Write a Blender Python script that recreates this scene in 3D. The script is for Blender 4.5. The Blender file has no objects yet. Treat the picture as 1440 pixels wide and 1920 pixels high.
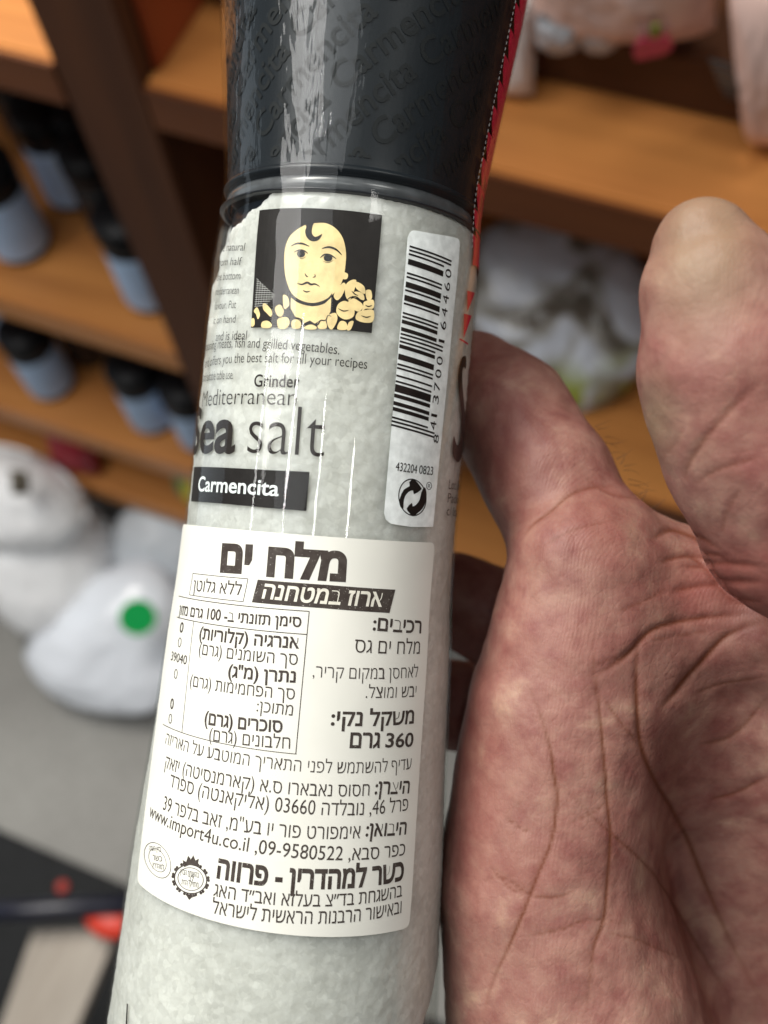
import bpy, bmesh, math, random
import numpy as np
from mathutils import Vector, Matrix, noise
from mathutils.geometry import tessellate_polygon, delaunay_2d_cdt

S = bpy.context.scene
COL = S.collection
random.seed(7)

# ------------------------------------------------------------------ camera
F, CU, CV = 2000.0, 720.0, 960.0
AX = Vector((.92736275, .30546108, -.21608299))   # world x in (right, down, forward)
AY = Vector((.36843305, -.84617495, .38502602))
AZ = Vector((-.06523355, -.43667091, -.89725309))
R3 = Matrix((AX, AY, AZ))                          # (right, down, forward) -> world
EYE = Vector((0, 0, 1.5))
cam = bpy.data.cameras.new('camera')
cam.sensor_fit = 'VERTICAL'; cam.sensor_height = 24; cam.sensor_width = 18
cam.lens = 24 * F / 1920
cam.clip_start = .01; cam.clip_end = 60
cam.dof.use_dof = True; cam.dof.focus_distance = .193; cam.dof.aperture_fstop = 7.4
cam_o = bpy.data.objects.new('camera', cam); COL.objects.link(cam_o)
r, d, f = R3 @ Vector((1, 0, 0)), R3 @ Vector((0, 1, 0)), R3 @ Vector((0, 0, 1))
M = Matrix.Identity(4)
for i in range(3):
    M[i][0], M[i][1], M[i][2], M[i][3] = r[i], -d[i], -f[i], EYE[i]
cam_o.matrix_world = M
S.camera = cam_o

# ------------------------------------------------------------------ light
S.view_settings.view_transform = 'Standard'; S.view_settings.look = 'None'
S.view_settings.exposure = 0; S.view_settings.gamma = 1
try: S.view_settings.use_curve_mapping = False
except Exception: pass
S.render.engine = 'CYCLES'
S.cycles.transparent_max_bounces = 24
S.cycles.max_bounces = 8
S.cycles.use_denoising = True
w = bpy.data.worlds.new('World'); S.world = w; w.use_nodes = True
bg = w.node_tree.nodes['Background']
bg.inputs[0].default_value = (.92, .93, .95, 1); bg.inputs[1].default_value = .13

def lamp(name, loc, target, sx, sy, power, col, roll=0.0):
    l = bpy.data.lights.new(name, 'AREA'); l.shape = 'RECTANGLE'; l.size = sx; l.size_y = sy
    l.energy = power; l.color = col
    o = bpy.data.objects.new(name, l); COL.objects.link(o)
    q = (Vector(target) - Vector(loc)).to_track_quat('-Z', 'Y')
    o.matrix_world = Matrix.Translation(loc) @ q.to_matrix().to_4x4() @ Matrix.Rotation(roll, 4, 'Z')
    return o

def cw(x, y, z):                                   # camera axes -> world
    return EYE + R3 @ Vector((x, y, z))

def px(u, v, dd):                                  # photo pixel at a depth -> camera axes
    return Vector(((u - CU) / F * dd, (v - CV) / F * dd, dd))

HB = cw(0, 0, .2)
lamp('ceiling_panel', (-1.15, .75, 2.9), (-.2, .35, 1.0), 1.0, .6, 62, (1, .95, .88))
def tube(dx, dy, dz, sx, sy, power, col):
    o = lamp('ceiling_tube', cw(dx, dy, dz), HB, sx, sy, power, col)
    z = (cw(dx, dy, dz) - HB).normalized(); y = R3 @ Vector((-.098, 1, 0)); y = (y - z * y.dot(z)).normalized(); x = y.cross(z)
    m = Matrix((x, y, z)).transposed().to_4x4(); m.translation = cw(dx, dy, dz); o.matrix_world = m
tube(-1.22, -.17, -.62, .05, .40, 1.3, (1, .99, .96))
tube(-.72, -.24, -1.15, .035, .30, 2.0, (1, .99, .96))
tube(-.10, -.12, -1.45, .03, .20, 1.0, (1, .99, .96))
tube(.62, .02, -1.25, .03, .18, 1.1, (1, .98, .93))
lamp('ceiling_panel', (-1.3, -.35, 2.9), (-.5, .1, .4), .9, .7, 18, (1, .98, .95))  # fill added to brighten the bags on the floor and the left side
lamp('ceiling_panel', cw(-.70, -.45, -1.30), HB, 1.1, 1.0, 7.5, (.95, .98, 1))  # frontal fill added to even out the light; also gives the cap its sheen
lamp('ceiling_panel', cw(.75, -.90, -1.20), HB, .5, .5, 8.5, (1, .97, .93))  # right-hand fill added to brighten the bar code side of the bottle
lamp('daylight_from_doorway', cw(-1.7, -.3, .7), HB, .8, 1.0, 2.5, (.78, .90, 1))  # added bluish fill that brightens the bottle's left edge

# ------------------------------------------------------------------ materials
def mat(name):
    m = bpy.data.materials.new(name); m.use_nodes = True
    nt = m.node_tree; nt.nodes.clear()
    return m, nt, nt.nodes.new('ShaderNodeOutputMaterial')

def nd(nt, t, **kw):
    n = nt.nodes.new(t)
    for k, v in kw.items():
        if k in n.inputs: n.inputs[k].default_value = v
        else: setattr(n, k, v)
    return n

def ramp(nt, fac, stops):
    n = nt.nodes.new('ShaderNodeValToRGB')
    el = n.color_ramp.elements
    while len(el) < len(stops): el.new(.5)
    for e, (p, c) in zip(el, stops): e.position = p; e.color = (*c, 1)
    nt.links.new(fac, n.inputs[0]); return n.outputs[0]

def mixc(nt, fac, a, b):
    n = nt.nodes.new('ShaderNodeMix'); n.data_type = 'RGBA'
    for k, v in ((0, fac), (6, a), (7, b)):
        if isinstance(v, (int, float)): n.inputs[k].default_value = v
        elif isinstance(v, tuple): n.inputs[k].default_value = (*v, 1)
        else: nt.links.new(v, n.inputs[k])
    return n.outputs[2]

def coord(nt, scale=(1, 1, 1), which='Object'):
    tc = nt.nodes.new('ShaderNodeTexCoord'); mp = nt.nodes.new('ShaderNodeMapping')
    mp.inputs['Scale'].default_value = scale
    nt.links.new(tc.outputs[which], mp.inputs[0]); return mp.outputs[0]

def noise_n(nt, vec, scale, detail=4, rough=.5, dist=0):
    n = nd(nt, 'ShaderNodeTexNoise', Scale=scale, Detail=detail, Roughness=rough, Distortion=dist)
    nt.links.new(vec, n.inputs['Vector']); return n.outputs[0]

def bump(nt, h, strength, dist):
    b = nd(nt, 'ShaderNodeBump', Strength=strength, Distance=dist)
    nt.links.new(h, b.inputs['Height']); return b.outputs[0]

def plain(name, col, rough=.5, var=.12, scale=60, spec=.5, metal=0, coat=0):
    m, nt, out = mat(name)
    p = nd(nt, 'ShaderNodeBsdfPrincipled', Roughness=rough, Metallic=metal)
    p.inputs['Specular IOR Level'].default_value = spec
    p.inputs['Coat Weight'].default_value = coat
    v = noise_n(nt, coord(nt), scale)
    c = ramp(nt, v, [(.3, tuple(x * (1 - var) for x in col)), (.7, tuple(min(1, x * (1 + var)) for x in col))])
    nt.links.new(c, p.inputs['Base Color']); nt.links.new(p.outputs[0], out.inputs[0])
    return m

def wood(name, a, b, rough=.42, axis=0):
    m, nt, out = mat(name)
    p = nd(nt, 'ShaderNodeBsdfPrincipled', Roughness=rough); p.inputs['Specular IOR Level'].default_value = .28
    sc = [26, 26, 26]; sc[axis] = 1.8
    vec = coord(nt, tuple(sc))
    n1 = noise_n(nt, vec, 1.0, 6, .6, .6)
    n2 = noise_n(nt, coord(nt, tuple(x * 5 for x in sc)), 1.0, 3)
    c = ramp(nt, n1, [(.28, a), (.5, tuple((x + y) / 2 for x, y in zip(a, b))), (.72, b)])
    n3 = noise_n(nt, coord(nt, tuple(x * .22 for x in sc)), 1.0, 4, .6, 1.0)
    c = mixc(nt, ramp(nt, n3, [(.42, (0, 0, 0)), (.70, (.55, .55, .55))]), c, tuple(x * .45 for x in a))
    c = mixc(nt, .18, c, ramp(nt, n2, [(.35, a), (.7, b)]))
    nt.links.new(c, p.inputs['Base Color'])
    nt.links.new(bump(nt, n2, .15, .001), p.inputs['Normal'])
    nt.links.new(p.outputs[0], out.inputs[0]); return m

def film(name, wrinkle, wscale, rough=.03, ior=1.5, tint=(.972, .985, .980), zmask=0.0):
    m, nt, out = mat(name)
    tr = nd(nt, 'ShaderNodeBsdfTransparent'); tr.inputs[0].default_value = (*tint, 1)
    gl = nd(nt, 'ShaderNodeBsdfGlossy', Roughness=rough)
    fr = nd(nt, 'ShaderNodeFresnel', IOR=ior)
    mx = nt.nodes.new('ShaderNodeMixShader')
    cl = nd(nt, 'ShaderNodeMath', operation='MINIMUM'); cl.inputs[1].default_value = .11
    nt.links.new(fr.outputs[0], cl.inputs[0]); nt.links.new(cl.outputs[0], mx.inputs[0]); nt.links.new(tr.outputs[0], mx.inputs[1]); nt.links.new(gl.outputs[0], mx.inputs[2])
    if wrinkle:
        a = noise_n(nt, coord(nt, wscale), 1.0, 3, .55, .8)
        b = noise_n(nt, coord(nt, tuple(x * 3.1 for x in wscale)), 1.0, 2)
        ad = nd(nt, 'ShaderNodeMath', operation='MULTIPLY_ADD'); ad.inputs[1].default_value = .35
        nt.links.new(b, ad.inputs[0]); nt.links.new(a, ad.inputs[2])
        bnode = nd(nt, 'ShaderNodeBump', Strength=1.0, Distance=wrinkle); nt.links.new(ad.outputs[0], bnode.inputs['Height'])
        sx = nt.nodes.new('ShaderNodeSeparateXYZ'); nt.links.new(coord(nt), sx.inputs[0])
        mr = nd(nt, 'ShaderNodeMapRange'); mr.inputs[1].default_value = zmask - .002; mr.inputs[2].default_value = zmask + .003; mr.inputs[3].default_value = .05
        nt.links.new(sx.outputs[2], mr.inputs[0]); nt.links.new(mr.outputs[0], bnode.inputs['Strength'])
        nt.links.new(bnode.outputs[0], gl.inputs['Normal'])
    nt.links.new(mx.outputs[0], out.inputs[0]); return m

def ink(name, col, speck=0.0, rough=.45):
    m, nt, out = mat(name)
    p = nd(nt, 'ShaderNodeBsdfPrincipled', Roughness=rough); p.inputs['Specular IOR Level'].default_value = .15
    vec = coord(nt)
    n = noise_n(nt, vec, 3200, 2)
    n2 = noise_n(nt, vec, 500, 2)
    if speck:
        c = ramp(nt, n, [(.70 - speck, col), (.80 - speck, (.45, .43, .39))])
        c = mixc(nt, .12, c, ramp(nt, n2, [(.3, col), (.8, (.3, .28, .25))]))
    else:
        c = ramp(nt, n2, [(.3, tuple(x * .85 for x in col)), (.7, tuple(min(1, x * 1.12) for x in col))])
    nt.links.new(c, p.inputs['Base Color']); nt.links.new(p.outputs[0], out.inputs[0]); return m

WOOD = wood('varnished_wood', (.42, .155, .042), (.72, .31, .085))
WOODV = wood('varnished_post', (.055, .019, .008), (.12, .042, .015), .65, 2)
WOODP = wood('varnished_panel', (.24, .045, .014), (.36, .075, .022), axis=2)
WOODE = wood('shaded_edge_wood', (.10, .030, .010), (.19, .060, .018))  # redder edge wood, darkened with the shade of the front faces
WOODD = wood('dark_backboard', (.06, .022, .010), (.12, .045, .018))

def salt_mat():
    m, nt, out = mat('sea_salt')
    p = nd(nt, 'ShaderNodeBsdfPrincipled', Roughness=.38)
    vec = coord(nt)
    nz_ = nd(nt, 'ShaderNodeTexNoise', Scale=900.0, Detail=2.0); nt.links.new(vec, nz_.inputs['Vector'])
    sc_n = nd(nt, 'ShaderNodeVectorMath', operation='MULTIPLY_ADD'); sc_n.inputs[1].default_value = (.0012, .0012, .0012)
    nt.links.new(nz_.outputs['Color'], sc_n.inputs[0]); nt.links.new(vec, sc_n.inputs[2]); wv_ = sc_n.outputs[0]
    vo = nd(nt, 'ShaderNodeTexVoronoi', Scale=980.0); nt.links.new(wv_, vo.inputs['Vector'])
    vb = nd(nt, 'ShaderNodeTexVoronoi', Scale=560.0); nt.links.new(wv_, vb.inputs['Vector'])
    vo2 = nd(nt, 'ShaderNodeTexVoronoi', Scale=640.0); nt.links.new(vec, vo2.inputs['Vector'])
    n = noise_n(nt, vec, 70, 4, .6)
    n2 = noise_n(nt, vec, 700, 3, .6)
    c = ramp(nt, n, [(.30, (.47, .47, .44)), (.52, (.57, .57, .535)), (.72, (.65, .65, .615))])
    for vv_, k_ in ((vo, .26), (vb, .20)):
        sep = nt.nodes.new('ShaderNodeSeparateColor'); nt.links.new(vv_.outputs['Color'], sep.inputs[0])
        c = mixc(nt, k_ * 1.0, c, ramp(nt, sep.outputs[0], [(0, (.32, .31, .28)), (.25, (.49, .48, .44)), (.7, (.58, .57, .53)), (1, (.78, .77, .72))]))
    ed = nd(nt, 'ShaderNodeTexVoronoi', Scale=560.0, feature='DISTANCE_TO_EDGE'); nt.links.new(wv_, ed.inputs['Vector'])
    c = mixc(nt, ramp(nt, ed.outputs['Distance'], [(0, (.14, .14, .14)), (.10, (0, 0, 0))]), c, (.40, .39, .35))
    nt.links.new(c, p.inputs['Base Color'])
    p.inputs['Subsurface Weight'].default_value = .85
    p.inputs['Subsurface Radius'].default_value = (1, .97, .90); p.inputs['Subsurface Scale'].default_value = .013
    ad = nd(nt, 'ShaderNodeMath', operation='ADD')
    nt.links.new(vo2.outputs['Distance'], ad.inputs[0]); nt.links.new(n2, ad.inputs[1])
    nt.links.new(bump(nt, ad.outputs[0], .12, .0004), p.inputs['Normal'])
    nt.links.new(p.outputs[0], out.inputs[0]); return m

def skin_mat():
    m, nt, out = mat('skin')
    p = nd(nt, 'ShaderNodeBsdfPrincipled', Roughness=.52)
    p.inputs['Specular IOR Level'].default_value = .30
    vec = coord(nt)
    n1 = noise_n(nt, vec, 95, 5, .62, .5)
    n2 = noise_n(nt, vec, 210, 4, .6)
    c = ramp(nt, n1, [(.30, (.155, .054, .046)), (.45, (.235, .098, .082)), (.58, (.285, .145, .116)), (.72, (.40, .258, .185))])
    c = mixc(nt, .35, c, ramp(nt, n2, [(.34, (.165, .054, .046)), (.66, (.33, .196, .144))]))
    at = nd(nt, 'ShaderNodeVertexColor', layer_name='skin_tone')
    sp = nt.nodes.new('ShaderNodeSeparateColor'); nt.links.new(at.outputs[0], sp.inputs[0])
    c = mixc(nt, sp.outputs[0], c, (.120, .036, .015))        # crease pigment
    c = mixc(nt, sp.outputs[2], c, (.20, .050, .042))       # flushed folds
    c = mixc(nt, sp.outputs[1], c, (.215, .145, .088))        # callused yellow fingertip
    nt.links.new(c, p.inputs['Base Color'])
    p.inputs['Subsurface Weight'].default_value = .12
    p.inputs['Subsurface Radius'].default_value = (1, .32, .18); p.inputs['Subsurface Scale'].default_value = .0035
    # friction ridges and fine lines
    wv = nd(nt, 'ShaderNodeTexWave', Scale=760.0, Distortion=9.0, Detail=2.0)
    wv.inputs['Detail Scale'].default_value = .12
    mp = nt.nodes.new('ShaderNodeMapping'); mp.inputs['Rotation'].default_value = (.4, .9, .5)
    nt.links.new(vec, mp.inputs[0]); nt.links.new(mp.outputs[0], wv.inputs['Vector'])
    n3 = noise_n(nt, vec, 900, 3, .6)
    n4 = noise_n(nt, vec, 160, 5, .6)
    a = nd(nt, 'ShaderNodeMath', operation='MULTIPLY_ADD'); a.inputs[1].default_value = .55
    nt.links.new(wv.outputs[0], a.inputs[0]); nt.links.new(n3, a.inputs[2])
    b1 = nd(nt, 'ShaderNodeBump', Strength=.22, Distance=.00014); nt.links.new(a.outputs[0], b1.inputs['Height'])
    vf = nd(nt, 'ShaderNodeTexVoronoi', Scale=520.0, feature='DISTANCE_TO_EDGE'); mf = nt.nodes.new('ShaderNodeMapping'); mf.inputs['Scale'].default_value = (1, .55, 1); mf.inputs['Rotation'].default_value = (.3, .2, .9)
    nt.links.new(vec, mf.inputs[0]); nt.links.new(mf.outputs[0], vf.inputs['Vector'])
    vr = nd(nt, 'ShaderNodeMapRange'); vr.inputs[2].default_value = .12; nt.links.new(vf.outputs['Distance'], vr.inputs[0])
    b0 = nd(nt, 'ShaderNodeBump', Strength=.16, Distance=.00013); nt.links.new(vr.outputs[0], b0.inputs['Height']); nt.links.new(b0.outputs[0], b1.inputs['Normal'])
    b2 = nd(nt, 'ShaderNodeBump', Strength=.35, Distance=.0012); nt.links.new(n4, b2.inputs['Height'])
    nt.links.new(b1.outputs[0], b2.inputs['Normal'])
    nt.links.new(b2.outputs[0], p.inputs['Normal'])
    nt.links.new(p.outputs[0], out.inputs[0]); return m

# ------------------------------------------------------------------ object helpers
def link(name, me, m=None, parent=None, smooth=False):
    o = bpy.data.objects.new(name, me); COL.objects.link(o)
    if m is not None: me.materials.append(m)
    if parent is not None: o.parent = parent
    if smooth:
        for p in me.polygons: p.use_smooth = True
    return o

def tag(o, label=None, cat=None, group=None, kind=None):
    if label: o['label'] = label
    if cat: o['category'] = cat
    if group: o['group'] = group
    if kind: o['kind'] = kind
    return o

def empty(name, loc, label, cat, group=None):
    o = bpy.data.objects.new(name, None); COL.objects.link(o); o.location = loc
    o.empty_display_size = .01
    return tag(o, label, cat, group)

def from_py(name, v, f_):
    me = bpy.data.meshes.new(name); me.from_pydata([tuple(x) for x in v], [], f_); me.update(); return me

def box(name, x0, x1, y0, y1, z0, z1, m, parent=None, bev=.002):
    bm = bmesh.new()
    bmesh.ops.create_cube(bm, size=1)
    c = Vector(((x0 + x1) / 2, (y0 + y1) / 2, (z0 + z1) / 2))
    for v in bm.verts:
        v.co = Vector((v.co.x * (x1 - x0), v.co.y * (y1 - y0), v.co.z * (z1 - z0))) + c
    if bev: bmesh.ops.bevel(bm, geom=bm.edges[:], offset=bev, segments=2, affect='EDGES')
    me = bpy.data.meshes.new(name); bm.to_mesh(me); bm.free()
    return link(name, me, m, parent)

def lathe(name, prof, m, parent=None, seg=48, cap0=True, cap1=True, wob=None):
    v, fs = [], []
    for (rr, z) in prof:
        for i in range(seg):
            a = 2 * math.pi * i / seg
            q = rr + (wob(a, z) if wob else 0)
            v.append((q * math.cos(a), q * math.sin(a), z))
    for k in range(len(prof) - 1):
        for i in range(seg):
            j = (i + 1) % seg
            fs.append((k * seg + i, k * seg + j, (k + 1) * seg + j, (k + 1) * seg + i))
    if cap0: fs.append(tuple(range(seg - 1, -1, -1)))
    if cap1: fs.append(tuple((len(prof) - 1) * seg + i for i in range(seg)))
    me = from_py(name, v, fs)
    return link(name, me, m, parent, True)

def hit_z(u, v, z):
    dr = R3 @ Vector(((u - CU) / F, (v - CV) / F, 1)); t = (z - EYE.z) / dr.z
    return EYE + dr * t

# ------------------------------------------------------------------ structure: floor
FLOOR, fnt, fout = mat('concrete_floor')
p = nd(fnt, 'ShaderNodeBsdfPrincipled', Roughness=.6)
nn = noise_n(fnt, coord(fnt), 3.5, 6, .6); n5 = noise_n(fnt, coord(fnt), 90, 3)
cc = mixc(fnt, .25, ramp(fnt, nn, [(.3, (.145, .142, .130)), (.7, (.25, .25, .23))]), ramp(fnt, n5, [(.3, (.18, .17, .16)), (.7, (.36, .35, .33))]))
fnt.links.new(cc, p.inputs['Base Color']); fnt.links.new(p.outputs[0], fout.inputs[0])
fl = box('floor', -3, 3, -2.5, 3, -.05, 0, FLOOR, None, 0); tag(fl, kind='structure')

# ------------------------------------------------------------------ shelf unit
shelf = empty('wooden_shelf_unit', (-.417, .60, 0), 'varnished orange brown wooden shelf unit with upright post behind the jar', 'shelf')
Y0, Y1 = .45, .80
def sh(name, *a):
    m = a[6]; b = [a[0] + .417, a[1] + .417, a[2] - .60, a[3] - .60, a[4], a[5]]
    return box(name, *b, m, shelf, a[7] if len(a) > 7 else .002)
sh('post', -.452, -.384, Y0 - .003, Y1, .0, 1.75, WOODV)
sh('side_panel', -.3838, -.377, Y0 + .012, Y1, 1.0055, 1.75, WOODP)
for z in (1.005, .66, .385, .22):
    sh('shelf', -.3835, .9, Y0, Y1, z - .036, z, WOOD)
    sh('shelf', -1.5, -.4525, Y0, Y1, z - .036, z, WOOD)
for z in (1.005, .66):  # strips added over dark front faces; their shade is in the colour
    sh('shaded_shelf_edge', -.3832, .8998, Y0 - .004, Y0 - .0002, z - .0362, z - .0015, WOODE, .0005)
sh('shaded_shelf_edge', -1.4998, -.4527, Y0 - .004, Y0 - .0002, .9688, 1.0035, WOODE, .0005)
sh('shade_riser', -.372, .8995, .53, Y1, 1.0055, 1.046, WOODD)  # dark board added in place of the shadow band below the bags
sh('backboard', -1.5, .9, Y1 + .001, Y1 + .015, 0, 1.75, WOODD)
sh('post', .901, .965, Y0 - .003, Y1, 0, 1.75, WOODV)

# ------------------------------------------------------------------ jars on the shelves
BLK = plain('black_lid', (.006, .006, .007), .4, .2, 200, .15)
DGL = plain('dark_jar', (.012, .011, .012), .2, .2, 80, .4)
BLU = plain('pale_blue_paper', (.42, .57, .78), .6, .10, 40)
def jar_parts(root, blue=True, k=1.0):
    r0 = .029 * k; hh = .088 * k
    lathe('body', [(r0 * .9, 0), (r0, .004), (r0, hh), (r0 * .93, hh + .004)], DGL, root, 40)
    if blue:
        lathe('paper_label', [(r0 + .0006, .010), (r0 + .0007, .012), (r0 + .0007, hh - .006), (r0 + .0006, hh - .004)], BLU, root, 40, False, False)
    lathe('lid', [(r0 * 1.02, hh + .004), (r0 * 1.05, hh + .007), (r0 * 1.05, hh + .026), (r0 * .98, hh + .030), (0.001, hh + .0305)], BLK, root, 40, True, False)
J = [(20, 498, .66, 1, 'on the second shelf, at the front left'),
     (268, 590, .66, 1, 'second shelf, front row tight against the wooden post'),
     (120, 398, .66, 1, 'on the second shelf, middle row'),
     (100, 236, .66, 1, 'on the second shelf, deep in the back row'),
     (10, 190, .66, 1, 'on the second shelf, half out of view at the back'),
     (10, 655, .385, 1, 'on the third shelf, cut by the edge of view'),
     (80, 752, .385, 1, 'on the third shelf, whole at the front'),
     (135, 640, .385, 1, 'on the third shelf, mostly hidden in the middle row'),
     (272, 815, .385, 1, 'on the third shelf, front row below the post'),
     (365, 850, .385, 1, 'third shelf, front row right beside the salt bottle'),
     (205, 470, .66, 0, 'on the second shelf beside the post'),
     (220, 706, .385, 0, 'on the third shelf in the middle row'),
     (318, 738, .385, 0, 'on the third shelf in the shade of the post')]
J += [(u, v, z, 0, None) for u, v, z in ((55, 300, .66), (175, 318, .66), (185, 395, .66), (25, 120, .66), (150, 690, .385), (60, 640, .385), (290, 690, .385), (365, 765, .385))]
for (u, v, z, b, lab) in J:
    q = hit_z(u, v, z)
    root = empty('shelf_jar', (q.x, q.y + .027, z), ('black jar with blue band, ' if b else 'all black jar, ') + lab if lab else 'all black jar in the dark recess behind the banded jars', 'jar', 'jars stored on the wooden shelves' if lab else 'black jars deep in the recess')
    jar_parts(root, b)

# ------------------------------------------------------------------ bags and packets
def pillow(name, corners, thick, m, parent=None, nu=40, nv=40, wrinkle=.0018, seed=0, rnd_=False):
    a, b, c, d_ = [Vector(x) for x in corners]     # TL TR BR BL
    nrm = (b - a).cross(d_ - a).normalized()
    if nrm.dot(EYE - a) < 0: nrm = -nrm
    v, fs = [], []
    off = Vector((seed * 7.3, seed * 3.1, 0))
    for s in (1, -1):
        for j in range(nv + 1):
            for i in range(nu + 1):
                x, y = i / nu, j / nv
                if rnd_:
                    X, Y = 2 * x - 1, 2 * y - 1
                    x, y = .5 + .5 * X * math.sqrt(1 - Y * Y / 2) * 1.08, .5 + .5 * Y * math.sqrt(1 - X * X / 2) * 1.08
                    X, Y = 2 * i / nu - 1, 2 * j / nv - 1
                else: X, Y = 2 * x - 1, 2 * y - 1
                q = (a * (1 - x) + b * x) * (1 - y) + (d_ * (1 - x) + c * x) * y
                t = (max(0, 1 - abs(X) ** 3.0) ** .6) * (max(0, 1 - abs(Y) ** 3.0) ** .6)
                w_ = noise.noise(Vector((x * 5, y * 5, s * 2)) + off) + .5 * noise.noise(Vector((x * 13, y * 11, s)) + off)
                q = q + nrm * (s * (thick * .5 * t) + wrinkle * w_ * (.25 + t))
                v.append(q)
    n1 = (nu + 1) * (nv + 1)
    for s in (0, 1):
        for j in range(nv):
            for i in range(nu):
                k = s * n1 + j * (nu + 1) + i
                q = (k, k + 1, k + nu + 2, k + nu + 1)
                fs.append(q if s else q[::-1])
    rim = [i for i in range(nu + 1)] + [j * (nu + 1) + nu for j in range(1, nv + 1)] + [nv * (nu + 1) + i for i in range(nu - 1, -1, -1)] + [j * (nu + 1) for j in range(nv - 1, 0, -1)]
    for i in range(len(rim)):
        p0, p1 = rim[i], rim[(i + 1) % len(rim)]
        fs.append((p0, p1, p1 + n1, p0 + n1))
    org = (c + d_) / 2
    v = [x - org for x in v]
    me = from_py(name, v, fs)
    o = link(name, me, m, parent, True)
    if parent is None: o.location = org
    return o

PINK = plain('pink_plastic', (.84, .58, .50), .32, .10, 25)
MAG = plain('magenta_print', (.62, .045, .14), .4, .1, 80)
LEAF = plain('green_print', (.20, .30, .03), .4, .1, 80)
WHT = plain('white_plastic', (.70, .62, .58), .3, .1, 30)
def wp(u, v, z): return hit_z(u, v, z)
# big pink bag
pb = pillow('snack_bag', [wp(985, -190, 1.15), wp(1350, -110, 1.15), wp(1340, 58, 1.056), wp(1000, 48, 1.056)], .05, PINK, seed=1)
tag(pb, 'pink plastic bag with magenta lips print lying on the top shelf', 'bag')
def disc_on(name, parent, ctr, ax, ay, nrm, pts, m, th=.0006):
    vs = [ctr + ax * x + ay * y + nrm * th for x, y in pts] + [ctr + ax * x + ay * y - nrm * th for x, y in pts]
    n = len(pts)
    fs = [tuple(range(n)), tuple(range(2 * n - 1, n - 1, -1))] + [(i, (i + 1) % n, n + (i + 1) % n, n + i) for i in range(n)]
    org = parent.location
    me = from_py(name, [x - org for x in vs], fs); return link(name, me, m, parent)
c0 = wp(1218, 18, 1.085); axx = (wp(1240, 16, 1.085) - c0) / 22; ayy = (wp(1218, 40, 1.073) - c0) / 22
nr = axx.cross(ayy).normalized()
if nr.dot(EYE - c0) < 0: nr = -nr
lips = [(-38, 4), (-32, -14), (-18, -22), (0, -14), (16, -22), (32, -16), (38, -2), (30, 8), (14, 14), (-4, 16), (-22, 20), (-34, 18)]
disc_on('lips_print', pb, c0 + nr * .022, axx, ayy, nr, lips, MAG)
disc_on('stem_print', pb, c0 + nr * .022, axx, ayy, nr, [(-6, -26), (-2, -44), (12, -44), (14, -26), (4, -20)], LEAF)
SILV = plain('grey_white_foil', (.50, .50, .52), .3, .25, 60)
for i, (u0, u1) in enumerate(((1003, 1090), (1085, 1160))):
    pk = pillow('snack_packet', [wp(u0, 30, 1.085), wp(u1, 36, 1.085), wp(u1, 84, 1.052), wp(u0, 76, 1.052)], .02, SILV, seed=5 + i, nu=16, nv=16)
    tag(pk, ['small grey foil packet tucked under the pink bag beside the jar cap', 'small grey foil packet tucked under the pink bag, below the magenta print'][i], 'packet', 'grey foil packets')
# bag with bar code, right
rb = pillow('snack_bag', [wp(1362, -60, 1.14), wp(1560, -20, 1.14), wp(1500, 262, 1.012), wp(1398, 258, 1.012)], .04, PINK, seed=2)
tag(rb, 'pink plastic bag with black bar code standing at the shelf end', 'bag')
BLKP = plain('black_print', (.02, .02, .02), .5, .2, 80)
c1 = wp(1392, 85, 1.09); ax1 = (wp(1402, 87, 1.09) - c1) / 10; ay1 = (wp(1394, 95, 1.075) - c1) / 10
n1_ = ax1.cross(ay1).normalized()
if n1_.dot(EYE - c1) < 0: n1_ = -n1_
for i in range(9):
    y = -52 + i * 13
    disc_on('barcode_bar', rb, c1 + n1_ * .021, ax1, ay1, n1_, [(-18, y), (16, y + 2), (16, y + 2 + 4 + (i * 5) % 6), (-18, y + 4 + (i * 5) % 6)], BLKP)
wb = pillow('snack_bag', [wp(930, -20, 1.07), wp(1008, -10, 1.07), wp(1000, 178, 1.008), wp(930, 176, 1.008)], .03, WHT, seed=3, nu=20)
tag(wb, 'pale cream plastic bag standing just behind the jar cap', 'bag')
# printed white bag on the second shelf
def bagprint():
    m, nt, out = mat('printed_white_plastic')
    p = nd(nt, 'ShaderNodeBsdfPrincipled', Roughness=.28)
    vec = coord(nt)
    a = noise_n(nt, vec, 17, 3, .5, .8); b = noise_n(nt, vec, 26, 3, .5, .6)
    a2 = noise_n(nt, coord(nt, (13, 13, 20)), 1.0, 3, .5, .7)
    c = ramp(nt, a2, [(.42, (.13, .11, .085)), (.47, (.36, .34, .30)), (.52, (.62, .65, .71)), (.8, (.72, .75, .82))])
    sx = nt.nodes.new('ShaderNodeSeparateXYZ'); nt.links.new(vec, sx.inputs[0])
    g = ramp(nt, b, [(.40, (0, 0, 0)), (.47, (1, 1, 1))])
    lim = nd(nt, 'ShaderNodeMapRange'); lim.inputs[1].default_value = -.03; lim.inputs[2].default_value = .0
    nt.links.new(sx.outputs[0], lim.inputs[0])
    lz = nd(nt, 'ShaderNodeMapRange'); lz.inputs[1].default_value = .055; lz.inputs[2].default_value = .03
    nt.links.new(sx.outputs[2], lz.inputs[0])
    mu = nd(nt, 'ShaderNodeMath', operation='MULTIPLY'); nt.links.new(lim.outputs[0], mu.inputs[0]); nt.links.new(lz.outputs[0], mu.inputs[1])
    mu2 = nd(nt, 'ShaderNodeMath', operation='MULTIPLY'); nt.links.new(mu.outputs[0], mu2.inputs[0]); nt.links.new(g, mu2.inputs[1])
    c = mixc(nt, mu2.outputs[0], c, (.32, .36, .06))
    nt.links.new(c, p.inputs['Base Color']); nt.links.new(p.outputs[0], out.inputs[0]); return m
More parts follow.
